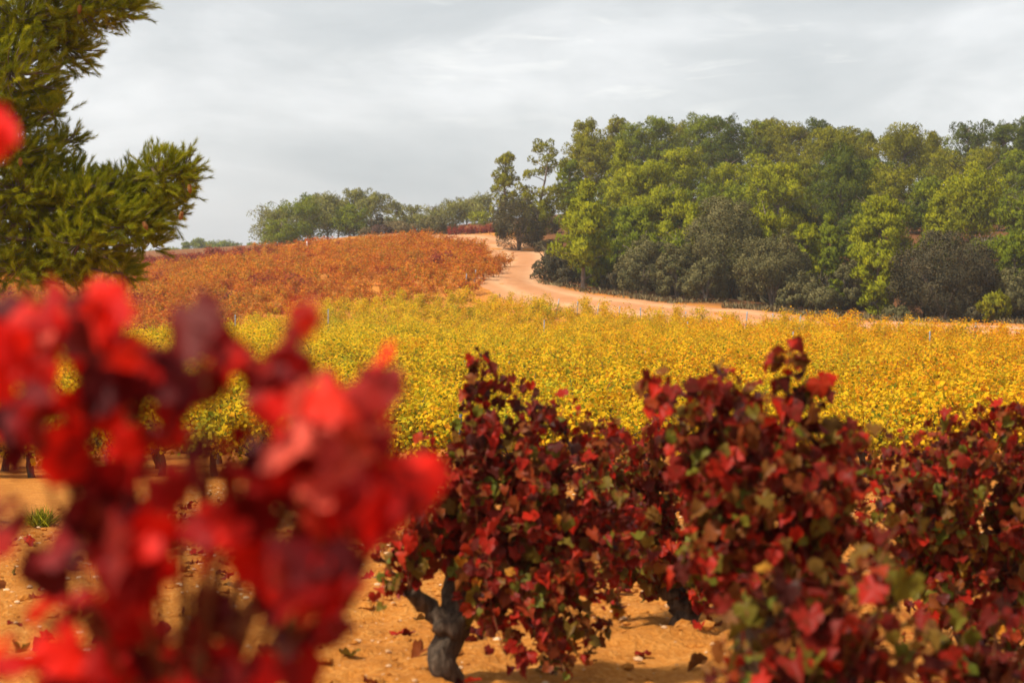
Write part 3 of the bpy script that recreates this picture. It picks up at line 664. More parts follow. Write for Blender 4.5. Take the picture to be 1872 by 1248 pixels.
# ------------------------------------------------------------------ the near pine at the left edge
def near_pine():
    r = np.random.default_rng(77)
    Y = 18.0
    b = np.array([(-330 - 936) / F * Y, 18.4, 0]); b[2] = h1(b[0], b[1]) - .1
    root = empty('pine_tree', b, 'large near pine with olive needles and cones at the upper left, sky behind its boughs', 'tree')
    gt = Geo(); zz = np.linspace(0, 8.5, 10)
    tr = np.c_[0.08 * np.sin(zz), 0.06 * np.cos(zz * 1.3), zz]; add_tube(gt, tr, np.linspace(.19, .05, 10), 12, rough=.05)
    link('trunk', gt.mesh('trunk', M['pine_bark']), root)
    # boughs: (u, v, half width, half height, shoots, depth offset)
    B = [(40, 40, 130, 80, 210, .1), (150, 10, 70, 55, 100, -.1), (215, 15, 48, 36, 46, .0), (245, 8, 26, 20, 14, 0), (120, 85, 62, 50, 78, .2), (20, 130, 95, 75, 130, -.2), (70, 165, 45, 42, 46, .3),
         (15, 215, 80, 55, 100, .1), (95, 205, 40, 18, 14, -.1), (30, 280, 80, 40, 76, -.1), (115, 258, 38, 14, 16, .1), (70, 300, 60, 30, 44, .3),
         (40, 350, 110, 55, 150, 0), (135, 335, 60, 38, 60, .2), (160, 375, 85, 48, 120, -.1), (240, 345, 62, 40, 70, .1), (290, 320, 46, 44, 48, -.1), (332, 315, 30, 36, 30, 0), (318, 355, 30, 30, 24, .2),
         (280, 385, 55, 34, 54, .1), (235, 410, 66, 38, 70, -.1), (60, 430, 120, 58, 170, .2), (150, 440, 80, 44, 86, -.2), (275, 440, 36, 26, 24, .1), (40, 490, 100, 34, 84, 0), (125, 495, 62, 26, 50, .1), (205, 480, 44, 26, 34, .1), (225, 500, 26, 20, 12, 0),
         (-120, 100, 120, 200, 160, 0), (-120, 380, 120, 130, 140, 0), (60, -70, 200, 70, 130, 0)]
    gb = Geo(); gn = Geo(); shootsP = []; shootsD = []
    for (u, v, ru, rv, n, dy) in B:
        c = W(u, v, Y + dy) - b
        a0 = np.array([0, 0, max(3.1, c[2] - 0.10 * abs(c[0]))])
        add_tube(gb, bez(a0, (a0 + c) / 2 - [0, 0, .18], c, 8), np.linspace(.045, .012, 8), 6, rough=.06)
        n = int(n * 2.9); d = unit(r.normal(size=(n, 3))) * (r.uniform(0, 1, (n, 1)) ** .45)
        P = c + d * np.array([ru, (ru + rv) * .55, rv]) / F * Y
        D = unit(np.array([.45, -.05, .50]) + d * .9 + r.normal(0, .5, (n, 3)))
        for q in range(n):
            if q % 5 == 0:
                s = c + (P[q] - c) * r.uniform(0, .25)
                add_tube(gb, bez(s, (s + P[q]) / 2 - [0, 0, .03], P[q] + D[q] * .12, 4), np.linspace(.008, .003, 4), 4, cap=False)
        shootsP.append(P); shootsD.append(D)
    P = np.concatenate(shootsP); D = np.concatenate(shootsD); n = len(P); K = 120
    L = r.uniform(.07, .17, n)
    s = r.uniform(0.05, 1, (n, K))
    base = P[:, None] + D[:, None] * (L[:, None] * s)[..., None]
    side = unit(np.cross(np.repeat(D[:, None], K, 1), r.normal(size=(n, K, 3))))
    ax = unit(D[:, None] * (0.55 + .75 * s[..., None]) + side * .62 + np.array([0, 0, .06]))
    nl = r.uniform(.04, .068, (n, K, 1)); wd = 0.0015
    S = unit(np.cross(ax, r.normal(size=(n, K, 3))))
    V = np.stack([base - S * wd, base + S * wd, base + ax * nl], 2)
    tint = np.clip(.45 + r.normal(0, .16, (n, 1)) + r.normal(0, .12, (n, K)), 0, 1)
    gn.add(V.reshape(-1, 3), np.arange(n * K * 3).reshape(-1, 3), tint.ravel())
    link('boughs', gb.mesh('boughs', M['pine_bark']), root)
    link('needles', gn.mesh('needles', M['pine_near'], smooth=False), root)
    for (u, v) in ((146, 9), (333, 386), (262, 405), (346, 337), (37, 288)):
        c = W(u, v, 17.6) - b; gk = Geo()
        t = np.linspace(0, 1, 9)
        rad = .021 * np.sin(np.pi * (0.12 + .86 * t)) ** .7 * (1 + .10 * np.cos(t * 40))
        ax = np.array([.3 * r.normal(), .3, -1.0]); ax /= np.linalg.norm(ax)
        add_tube(gk, c + ax[None] * (t[:, None] * .085), rad, 10, rough=.08)
        link('pine_cone', gk.mesh('pine_cone', M['cone']), root)
near_pine()

# ------------------------------------------------------------------ vineyards
def vine_mesh(kind, mat, n, h, w, size, seed, low=0.35, wood=True, tint0=.5, spread=.22, flat=1.0):
    """one bush vine: foliage mesh and trunk mesh, base at the origin"""
    r = np.random.default_rng(seed)
    nc = 16
    a = r.uniform(0, 6.28, nc); rad = r.uniform(.25, 1, nc) ** .6 * w * .5
    tips = np.c_[np.cos(a) * rad, np.sin(a) * rad * flat, h * (r.uniform(.5, 1.18, nc)) - .25 * h * (rad / w)]
    head = np.c_[r.normal(0, .06, nc), r.normal(0, .06, nc), np.full(nc, low * h * .8)]
    ci = r.integers(0, nc, n); t = r.uniform(.22, 1.05, n) ** .75
    mid = (head + tips) / 2 + np.c_[np.cos(a) * .12 * w, np.sin(a) * .12 * w, np.full(nc, .10 * h)]
    q = ((1 - t) ** 2)[:, None] * head[ci] + (2 * t * (1 - t))[:, None] * mid[ci] + (t * t)[:, None] * tips[ci]
    off = r.normal(0, .095, (n, 3)) * np.array([1, 1, .9])
    P = q + off; P[:, 2] = np.maximum(P[:, 2] - .05 * r.uniform(0, 1, n), .12)
    outw = unit(np.c_[P[:, 0], P[:, 1], (P[:, 2] - low * h) * .9])
    Nm = unit(outw + np.array([0, 0, .55]) + r.normal(0, .55, (n, 3)))
    Tp = outw * .5 + np.array([0, 0, -.7]) + r.normal(0, .5, (n, 3))
    tint = np.clip(tint0 + r.normal(0, spread, n) + .22 * (P[:, 2] / h - .6), 0, 1)
    g = Geo(); leaves(g, kind, P, Nm, Tp, size * r.uniform(.65, 1.2, n), tint, r)
    gw = Geo()
    if wood:
        z = np.linspace(0, low * h, 5)
        add_tube(gw, np.c_[.03 * np.sin(z * 9 + seed), .03 * np.cos(z * 7 + seed), z - .03], np.linspace(.055, .045, 5), 7, rough=.12)
        for j in range(0, nc, 2):
            add_tube(gw, bez(head[j], mid[j], tips[j], 5), np.linspace(.014, .004, 5), 4, cap=False)
    return g, gw

r = np.random.default_rng(11)
FARU = [-400, 200, 330, 560, 700, 850, 950, 1050, 1150, 1300, 1450, 1600, 1872, 2200]
FARY = [62, 74, 84, 100, 103, 105.5, 105, 101, 96.5, 89, 84.5, 79.5, 72.5, 65]
def far_limit(u): return np.interp(u, FARU, FARY)
# yellow field: rows run nearly away from the viewer, 2.3 m apart
pts = []
ang = math.radians(37)
for i in range(-60, 61):
    for j in range(-60, 110):
        a, b = i * 1.95 + r.normal(0, .16), j * 1.2 + r.normal(0, .2)
        x = a * math.cos(ang) + b * math.sin(ang); y = 27.5 + b * math.cos(ang) - a * math.sin(ang)
        u = U(x, y)
        if -190 < u < 2060 and 28.0 < y < far_limit(u): pts.append((x, y))
for i in range(-13, 16):                       # the near edge stands as a closed hedge
    pts.append((i * .62 + r.normal(0, .07), 28.35 + r.normal(0, .12)))
pts = np.array(sorted(pts, key=lambda p: p[1])); pz = H(pts[:, 0], pts[:, 1])
print('yellow vines', len(pts))
YV = []
for s in range(8):
    gl, gw = vine_mesh('mid', None, 1250, 1.10, 1.6, .064, 40 + s, low=.36, tint0=.44 + .02 * (s % 4), spread=.33)
    YV.append((gl.mesh('foliage', M['yellow']), gw.mesh('trunk', M['vine_wood'])))
GV = []
for s in range(3):
    gl, gw = vine_mesh('mid', None, 1250, 1.10, 1.6, .064, 60 + s, low=.36, tint0=.50, spread=.24)
    GV.append((gl.mesh('foliage', M['green_yellow']), gw.mesh('trunk', M['vine_wood'])))
def place_vine(pair, p, rz, s, label, group, name='grapevine'):
    o = empty(name, p, label, 'grapevine', group, rz); o.scale = (s, s, s)
    for nm, me in (('foliage', pair[0]), ('trunk', pair[1])): link(nm, me, o)
    return o
inview = [k for k in range(len(pts)) if -40 < U(*pts[k]) < 1912]
ind = set(inview[:255])
front_y = 30.6
for k in sorted(ind):
    x, y = pts[k]; front = y < front_y
    gr = r.uniform() < ((0.40 if front else 0.22 if y < 36 else 0.04) if U(x, y) < 1000 else .03)
    pair = (GV if gr else YV)[r.integers(0, 3 if gr else 8)]
    if front and gr: lab = 'greenish grapevine on the near edge of the golden field, bare soil before it'
    elif front: lab = 'yellow grapevine on the near edge of the golden field, trunk showing above bare soil'
    elif gr: lab = 'vine still half green, standing inside the golden field behind its near edge'
    else: lab = 'golden leaved grapevine inside the dense yellow field, crowded by vines like it'
    place_vine(pair, (x, y, pz[k] - .02), r.uniform(0, 6.28), r.uniform(.86, 1.12), lab, 'grapevines of the golden field')
# the rest of the field, further than anyone could count: one object
g = Geo()
rest = [k for k in range(len(pts)) if k not in ind]
base = []
for s in range(6):
    gl, _ = vine_mesh('quad', None, 1000, 1.10, 1.6, .074, 80 + s, wood=False, tint0=.44 + .02 * (s % 4), spread=.33)
    base.append((np.concatenate(gl.V), np.concatenate(gl.F), np.concatenate(gl.T)))
for k in rest:
    V, Fa, T_ = base[r.integers(0, 6)]; a = r.uniform(0, 6.28); s = r.uniform(.85, 1.12); c, sn = math.cos(a) * s, math.sin(a) * s
    Vr = np.c_[V[:, 0] * c - V[:, 1] * sn, V[:, 0] * sn + V[:, 1] * c, V[:, 2] * s] + [pts[k, 0], pts[k, 1], pz[k]]
    g.add(Vr, Fa, np.clip(T_ + r.normal(0, .10), 0, 1))
tag(link('golden_vine_foliage', g.mesh('golden_vine_foliage', M['yellow'])), 'carpet of golden vine foliage filling the far part of the yellow field up to the track', 'vineyard', None, 'stuff')

# orange hill
UMY = [92, 106, 111, 117, 121, 128, 140, 152, 156]; UMU = [800, 850, 872, 932, 938, 912, 872, 800, 770]
op = []
for i in range(0, 52):
    for j in range(-50, 50):
        y = 76 + i * 1.75 + r.normal(0, .3); x = j * 1.75 + (i % 2) * .87 + r.normal(0, .3)
        u = U(x, y)
        if -170 < u < np.interp(y, UMY, UMU) and far_limit(u) + (.9 if u < 800 else 2.2) < y < 160: op.append((x, y))
op = np.array(sorted(op, key=lambda p: p[1])); oz = H(op[:, 0], op[:, 1])
print('orange vines', len(op))
OV = [tuple(m.mesh(nm, M[mt]) for m, nm, mt in zip(vine_mesh('quad', None, 800, 1.0, 1.75, .098, 100 + s, low=.36, tint0=.46 + .03 * (s % 3), spread=.31), ('foliage', 'trunk'), ('orange', 'vine_wood'))) for s in range(6)]
CV = [tuple(m.mesh(nm, M[mt]) for m, nm, mt in zip(vine_mesh('quad', None, 800, 1.0, 1.65, .098, 120 + s, low=.36, tint0=.5, spread=.26), ('foliage', 'trunk'), ('crimson', 'vine_wood'))) for s in range(3)]
g = Geo(); no = 0
for k in range(len(op)):
    x, y = op[k]; u = U(x, y)
    red = (y > 141 and u < 470 + r.normal(0, 40)) or r.uniform() < (.05 if u < 600 else .03)
    edge_ = u > np.interp(y, UMY, UMU) - 40
    s = r.uniform(.8, 1.15)
    # those one can tell apart along the track are individuals, the thick of the hill is one mass
    if edge_ and no < 30:
        if red: lab = 'dark red grapevine at the edge of the hill planting beside the sandy track'
        else: lab = 'orange grapevine at the edge of the hill planting, beside the sandy track'
        place_vine((CV[r.integers(0, 3)] if red else OV[r.integers(0, 6)]), (x, y, oz[k] - .02), r.uniform(0, 6.28), s, lab, 'grapevines of the orange hill'); no += 1
    else:
        src = (CV[k % 3] if red else OV[k % 6])[0]
        V = np.empty(len(src.vertices) * 3, np.float32); src.vertices.foreach_get('co', V); V = V.reshape(-1, 3)
        a = r.uniform(0, 6.28); c, sn = math.cos(a) * s, math.sin(a) * s
        Vr = np.c_[V[:, 0] * c - V[:, 1] * sn, V[:, 0] * sn + V[:, 1] * c, V[:, 2] * s] + [x, y, oz[k]]
        g.add(Vr, np.arange(0, len(V)).reshape(-1, 4)[:, [0, 1, 2]] if False else np.concatenate([np.arange(len(V)).reshape(-1, 4)[:, [0, 1, 2]], np.arange(len(V)).reshape(-1, 4)[:, [0, 2, 3]]]), np.clip(np.tile(r.normal(.46, .30, len(V) // 4), 2) + r.normal(0, .13), 0, 1), mat=int(red))
if g.n: tag(link('orange_vine_foliage', g.mesh('orange_vine_foliage', [M['orange'], M['crimson']])), 'orange and crimson vine foliage running over the crest of the hill', 'vineyard', None, 'stuff')

# red vine row at the top of the track
rr_ = np.linspace(828, 908, 9)
for i, u in enumerate(rr_):
    p = W(u, 428, 186 + .3 * math.sin(i)); p[2] = h1(p[0], p[1]) - .38
    lab = ('red grapevine, leftmost of the row at the top of the track' if i == 0 else 'red grapevine at the right end of the row, next to the dark oak' if i == 8 else 'red grapevine within the short row across the top of the track')
    o = place_vine(CV[i % 3], p, i * 1.3, 1.15, lab, 'red vine row at the top of the track'); o.scale = (.8, .8, 1.2)

# ------------------------------------------------------------------ stakes and posts
def stake(u, v_top, Y, tiltx, label, mat='stake', rad=.022, name='vine_stake', group='stakes of the golden field', length=None, v_base=None):
    t = W(u, v_top, Y); z0 = h1(t[0], t[1]) - .1
    L = (t[2] - z0) if length is None else length
    g = Geo(); k = 6
    add_tube(g, [(0, 0, 0), (tiltx * .5, 0, L * .5), (tiltx, 0, L - .01), (tiltx, 0, L)], [rad, rad, rad, rad * .7], k)
    o = link(name, g.mesh(name, M[mat]), None, (t[0] - tiltx, t[1], t[2] - L))
    tag(o, label, 'post' if name == 'white_post' else 'stake', group)
for u, v, Y, tl, lab in [
    (1022, 546, 100.6, .18, 'leaning grey stake, leftmost of the row ends along the track'), (1056, 551, 99.4, .02, 'upright grey stake, second of the row ends along the track'),
    (1095, 554, 97.8, .15, 'leaning grey stake, third of the row ends along the track'), (1133, 559, 96.4, .05, 'short grey stake between the third row end and the bank'),
    (1171, 562, 94.9, .03, 'grey stake at a row end below the rounded grey oak'), (1212, 568, 93, .06, 'grey stake at a row end below the leaning grey oak'),
    (1254, 569, 91.2, .06, 'grey stake at a row end below the tall grey oak'), (1366, 569, 86.9, .10, 'grey stake at a row end left of the ball shaped oak'),
    (1413, 573, 85.2, .06, 'grey stake at a row end below the ball shaped oak'), (1464, 575, 83.6, .08, 'grey stake at a row end below the pale upright bush'),
    (1515, 579, 82.2, .05, 'grey stake at a row end below the low grey bush'), (1567, 584, 80.6, .08, 'grey stake at a row end left of the oak dome'),
    (1644, 586, 78.4, .12, 'tall leaning stake at a row end under the left side of the oak dome'), (1784, 590, 74.9, .05, 'grey stake, rightmost of the row ends along the track'),
    ]:
    stake(u, v, Y, tl, lab, rad=.03)
for u, v, Y, lab in [(1257, 588, 83, 'thin dark stake inside the golden field below the tall oak'), (1700, 605, 66, 'thin dark stake inside the golden field at the right'), (1537, 690, 45, 'dark stake in the golden field above the large maroon vine'),
    (1517, 735, 36, 'dark stake rising behind the top of the large maroon vine'), (930, 655, 52, 'thin grey stake among golden vines above the trunked vine'), (850, 660, 51, 'thin grey stake among golden vines left of the tallest maroon shoot'),
    (778, 748, 33, 'bluish stake at the near edge left of the half green vine'), (995, 585, 80, 'thin grey stake in the upper middle of the golden field'), (1180, 640, 57, 'thin grey stake in the middle of the golden field'),
    (1450, 605, 70, 'thin grey stake among golden vines below the grey bushes'), (600, 565, 89, 'thin grey stake among golden vines near the orange boundary'), (552, 690, 44, 'bluish stake beside the scarlet leaf tips'), (430, 575, 84, 'thin grey stake at the foot of the orange hill')]:
    stake(u, v, Y, .02, lab, 'stake_dark' if Y < 50 else 'stake', rad=.016 if Y < 50 else .024)
stake(842, 757, 28.2, .03, 'dark metal stake standing on bare soil at the near edge of the golden field', 'stake_dark', rad=.03)
for u, v, Y, lab in [(870, 492, 113, 'grey stake under the orange vines by the clearing'), (853, 500, 110, 'leaning grey stake at the lower tip of the orange hill'), (810, 450, 140, 'thin stake among the orange vines just below the track top')]:
    stake(u, v, Y, .08, lab, rad=.03, group='stakes of the orange hill')
stake(561, 441, 150, 0.0, 'thin white post on the crest of the orange hill before the far grove', 'white', .035, 'white_post', group=None)

# ------------------------------------------------------------------ near vines
def near_vine(label, head, Y, canes, mat, size, spacing, seed, tintf, trunk_to=None, nk=(1, 3), arms=(), trunk_r=.05, jitter=.07, kindname='grapevine', fill=(), start=.12):
    """head: photo pixel of the vine's head; canes: list of (u, v, depth offset[, bend]) tips"""
    r = np.random.default_rng(seed)
    hp = W(head[0], head[1], Y)
    bx = hp.copy() if trunk_to is None else W(trunk_to[0], trunk_to[1], Y)
    bz = h1(bx[0], Y) - .03; b = np.array([bx[0], Y, bz]); h = hp - b
    root = empty(kindname, b, label, 'grapevine', 'near grapevines of the front row')
    g = Geo(); zz = np.linspace(0, 1, 12)[:, None]
    P = zz * h + np.c_[.03 * np.sin(zz[:, 0] * 7 + seed) * (zz[:, 0] * (1 - zz[:, 0]) * 4), .02 * np.cos(zz[:, 0] * 9), np.zeros(12)]
    add_tube(g, P, trunk_r * (1.25 - .45 * zz[:, 0] + .45 * np.exp(-((zz[:, 0] - .92) / .2) ** 2) + .05 * np.sin(zz[:, 0] * 13 + seed)), 18, rough=.07)
    Vt = g.V[0]; dxy = Vt - np.repeat(P, 18, 0); an_ = np.tile(np.arange(18), 12)
    g.V[0] = np.repeat(P, 18, 0) + dxy * (.66 + .68 * vnoise(an_ * .9 + seed, np.repeat(np.arange(12), 18) * .55 + an_ * .15, seed))[:, None]
    tr = link('trunk', g.mesh('trunk', M['vine_wood']), root)
    ends = [h]
    for (u, v, dy) in arms:
        e = W(u, v, Y + dy) - b; ga = Geo(); t = np.linspace(0, 1, 9)
        Pa = bez(h - [0, 0, .06], (h + e) / 2 + r.normal(0, .02, 3), e, 9) + r.normal(0, .006, (9, 3))
        add_tube(ga, Pa, trunk_r * (0.8 - .32 * t + .15 * np.exp(-((t - 1) / .12) ** 2) + .05 * np.sin(t * 13)), 13, rough=.08)
        link('arm', ga.mesh('arm', M['vine_wood']), tr); ends.append(e)
    ends = np.array(ends)
    axis = h[:2]; canes = list(canes)
    for (uc, vc, ru, rv, m) in fill:       # further shoots within the spread of the bush
        for _ in range(m):
            a, q = r.uniform(0, 6.28), r.uniform(.1, 1) ** .5
            canes.append((uc + ru * q * math.cos(a), vc + rv * q * math.sin(a), r.uniform(-.3, .3)))
    for ti, cdef in enumerate(canes):
        u, v, dy = cdef[:3]
        e = W(u, v, Y + dy) - b
        s = ends[np.argmin(np.linalg.norm(ends - e, axis=1))]
        if len(cdef) > 4: s = W(cdef[3], cdef[4], Y + dy * .5) - b
        dv = e - s; ln = np.linalg.norm(dv)
        c = s + dv * .5 + np.array([dv[0] * .05, 0, .16 * ln if e[2] > s[2] else .38 * ln]) + r.normal(0, .04, 3)
        Pc = bez(s, c, e, 14); gs = Geo()
        add_tube(gs, Pc, np.linspace(.0050, .0018, 14), 5)
        sh = link('shoot', gs.mesh('shoot', M['cane']), root)
        seg = np.r_[0, np.cumsum(np.linalg.norm(np.diff(Pc, axis=0), axis=1))]; tot = seg[-1]
        m = max(4, int(tot / spacing)); q = np.linspace(start * tot, tot, m); q = np.repeat(q, r.integers(nk[0], nk[1] + 1, m))
        n = len(q); q = np.clip(q + r.normal(0, spacing * .5, n), 0, tot)
        C = np.stack([np.interp(q, seg, Pc[:, k]) for k in range(3)], -1)
        fr = (q / tot)[:, None]
        side = unit(r.normal(size=(n, 3)) * [1, 1, .7]); pet = r.uniform(.3, 1.3, (n, 1)) * jitter * (1.15 - .55 * fr)
        Pl = C + side * pet
        gl = Geo()
        outw = unit(np.c_[Pl[:, :2] - axis, np.zeros(n)] * .6 + side * .6)
        view = np.array([0, -.25, 0])
        Nm = unit(outw * .75 + np.array([-.1, 0, .5]) + view + r.normal(0, .45, (n, 3)))
        Tp = side * .45 + np.array([0, 0, -.85]) + r.normal(0, .4, (n, 3))
        S = size * r.uniform(.45, 1.2, n) * (1.08 - .35 * fr[:, 0])
        leaves(gl, 'full', Pl, Nm, Tp, S, tintf(r, n, (Pl[:, 2] + b[2]), fr[:, 0]), r, curl=.10)
        V_, Q_ = [], []
        for a0, a1 in zip(C[::1], Pl[::1]):       # leaf stalks
            V, Q = tube(np.array([a0, (a0 + a1) / 2 + [0, 0, .01], a1]), .0013, 3); V_.append(V); Q_.append(Q + 9 * len(Q_))
        gl.add(np.concatenate(V_), np.concatenate(Q_), .45)
        link('leaves', gl.mesh('leaves', M[mat]), sh)
    return root

def t_maroon(hi, lo, mu_top=.30, mu_low=.62):
    def f(r, n, z, fr):
        a = np.clip((z - lo) / (hi - lo), 0, 1)
        return np.clip(mu_low + (mu_top - mu_low) * a + r.normal(0, .23, n), 0, .99)
    return f
# trunked vine in the middle
near_vine('maroon grapevine with a forked gnarled grey trunk in plain view beside the bare soil', (820, 1120), 7.6,
    [(876, 655, .0, 866, 930), (960, 700, .15, 940, 930), (1035, 735, .1, 1010, 930), (1110, 770, .0, 1060, 930), (876, 662, .0, 860, 900), (935, 690, .1, 900, 900), (1000, 735, .0, 930, 920), (905, 760, -.1, 860, 950), (858, 765, .05, 840, 960), (1075, 760, .2, 960, 930), (1140, 800, .1, 980, 940), (770, 800, .1, 800, 960), (730, 850, .0, 790, 980),
     (700, 1010, -.05, 780, 1000), (745, 940, .1, 790, 1000), (780, 870, -.1), (860, 850, -.2), (930, 830, .2), (1000, 840, 0, 900, 960), (1060, 880, -.1, 900, 980), (1120, 900, .1, 930, 980),
     (960, 930, -.2), (1010, 980, -.25, 880, 980), (1090, 1000, .0, 900, 980), (1050, 1080, -.2, 900, 1000), (960, 1100, -.25, 880, 1000), (900, 1030, -.25), (1000, 1180, -.3, 900, 1030), (1080, 1200, -.2, 940, 1030), (920, 1190, -.3, 890, 1040), (1140, 1120, -.1, 960, 1000), (1150, 1010, .1, 940, 980),
     (700, 1090, 0, 770, 1010), (1030, 1240, -.3, 930, 1080), (950, 1000, .2), (880, 930, .2), (1040, 930, .25, 900, 960)],
    'dark_red', .061, .022, 21, t_maroon(1.15, .05, .30, .58), trunk_to=(818, 1262), arms=((748, 1078, -.04), (872, 1060, .03), (835, 1040, .12)), trunk_r=.056, fill=((1120, 1040, 130, 130, 12), (1060, 960, 150, 150, 16), (930, 820, 130, 110, 8), (1030, 1120, 140, 110, 12), (760, 900, 70, 90, 4)))
# vine behind, between the two big ones
near_vine('dark maroon grapevine set back between the trunked vine and the big tall one', (1250, 1090), 9.2,
    [(1090, 800, .1), (1150, 790, 0), (1200, 720, .1), (1190, 780, -.1), (1250, 800, 0), (1300, 850, .1), (1120, 870, -.1), (1080, 930, .1), (1160, 900, .1), (1220, 880, 0), (1100, 1000, 0), (1160, 980, -.1), (1230, 950, .1), (1290, 930, -.1), (1340, 900, 0), (1350, 1000, .1), (1180, 1050, -.1), (1280, 1020, 0), (1390, 950, .1), (1330, 1080, .1), (1120, 1060, .1), (1400, 1050, 0), (1060, 870, .2), (1210, 1000, -.2), (1130, 930, -.2), (1250, 870, -.2)],
    'dark_red', .064, .026, 22, t_maroon(1.1, .1, .36, .60), arms=((1200, 1050, 0), (1300, 1050, .05)), trunk_r=.055, fill=((1110, 830, 90, 60, 7), (1130, 1000, 100, 70, 5), (1320, 980, 150, 120, 8), (1200, 900, 170, 130, 14), (1250, 1020, 150, 90, 8)))
# big tall vine, nearer
near_vine('big tall maroon grapevine with red upper leaves, nearest of those right of centre', (1400, 1130), 5.8,
    [(1445, 640, .05, 1425, 860), (1495, 690, .0, 1460, 870), (1205, 700, .05, 1270, 900), (1315, 672, .1, 1350, 900), (1600, 790, .1, 1500, 930), (1195, 690, .15, 1300, 900), (1240, 690, 0, 1320, 900), (1300, 680, -.1, 1360, 900), (1345, 690, .1, 1370, 900), (1440, 645, 0, 1420, 850), (1490, 700, .1, 1440, 870), (1400, 720, -.1, 1390, 900), (1360, 760, -.15), (1280, 760, 0, 1340, 930), (1230, 790, .1, 1320, 930), (1530, 770, .1, 1450, 920), (1560, 800, -.05, 1460, 930), (1450, 780, -.2), (1500, 860, -.1), (1330, 850, -.2), (1400, 850, -.25), (1270, 880, 0, 1340, 980), (1580, 880, 0, 1480, 980), (1460, 930, -.2), (1350, 950, -.25), (1540, 950, -.1), (1600, 980, .05, 1480, 1010), (1290, 980, -.1, 1350, 1000), (1420, 1000, -.3), (1500, 1040, -.2), (1250, 1060, -.1, 1340, 1030), (1590, 1080, -.1, 1480, 1040), (1380, 1080, -.3), (1320, 800, .15), (1470, 830, .15), (1400, 790, .1), (1560, 900, .15), (1440, 880, .1)],
    'dark_red', .063, .024, 23, t_maroon(1.3, .35, .40, .54), arms=((1340, 1080, 0), (1470, 1080, .02)), trunk_r=.055, fill=((1400, 830, 180, 130, 12), (1440, 1020, 190, 130, 14)))
# right-hand vine, further back
near_vine('wide maroon and green grapevine cut by the right edge of the photo', (1790, 1120), 7.9,
    [(1650, 800, 0), (1690, 770, .1), (1740, 760, -.1), (1790, 735, 0), (1830, 740, .1), (1870, 740, 0), (1920, 760, .1), (1640, 850, .1), (1680, 840, -.1), (1740, 830, 0), (1800, 810, -.1), (1860, 820, .1), (1930, 850, 0), (1630, 920, 0), (1690, 910, .15), (1760, 900, -.15), (1820, 890, .1), (1890, 910, -.1), (1640, 990, .1), (1700, 980, -.15), (1770, 970, .1), (1840, 970, -.15), (1910, 1000, .1), (1650, 1060, 0), (1720, 1060, -.2), (1800, 1050, -.2), (1870, 1080, -.1), (1690, 1140, -.2), (1770, 1150, -.25), (1850, 1160, -.2), (1920, 1160, 0), (1720, 1210, -.2), (1810, 1230, -.25), (1880, 1230, -.2), (1950, 920, 0), (1660, 880, .2), (1780, 860, .25), (1850, 900, .25)],
    'dark_red', .061, .021, 24, t_maroon(1.1, .1, .36, .66), arms=((1740, 1080, 0), (1850, 1080, .03)), trunk_r=.06, fill=((1780, 950, 160, 180, 16), (1660, 850, 60, 60, 4), (1780, 1150, 150, 90, 8), (1600, 900, 60, 100, 8)))
# low nearer vine in the bottom right
near_vine('blurred low grapevine with green and purple leaves at the bottom right of centre', (1480, 1330), 4.4,
    [(1330, 1090, .05), (1400, 1050, 0), (1460, 1040, .1), (1520, 1080, -.05), (1600, 1020, 0), (1640, 960, .1), (1570, 1130, .05), (1650, 1120, 0), (1360, 1180, -.05), (1440, 1150, 0), (1510, 1190, -.1), (1600, 1220, 0), (1680, 1200, .05), (1290, 1220, 0), (1400, 1250, -.05), (1560, 1260, -.1), (1720, 1250, 0), (1320, 1160, .1), (1630, 1060, -.1)],
    'dark_red', .076, .036, 25, lambda r, n, z, fr: np.clip(r.choice([.1, .2, .35, .45, .62, .74, .85], n) + r.normal(0, .06, n), 0, .97), trunk_r=.045)
near_vine('blurred low grapevine with green and purple leaves at the bottom right corner', (1800, 1360), 4.9,
    [(1700, 1130, 0), (1760, 1110, .1), (1830, 1100, 0), (1890, 1130, .05), (1720, 1190, -.05), (1790, 1180, 0), (1860, 1200, -.1), (1930, 1200, 0), (1690, 1240, 0), (1760, 1250, -.05), (1840, 1260, 0)],
    'dark_red', .076, .036, 26, lambda r, n, z, fr: np.clip(r.choice([.1, .2, .35, .45, .55, .7, .85], n) + r.normal(0, .06, n), 0, .97), trunk_r=.045)
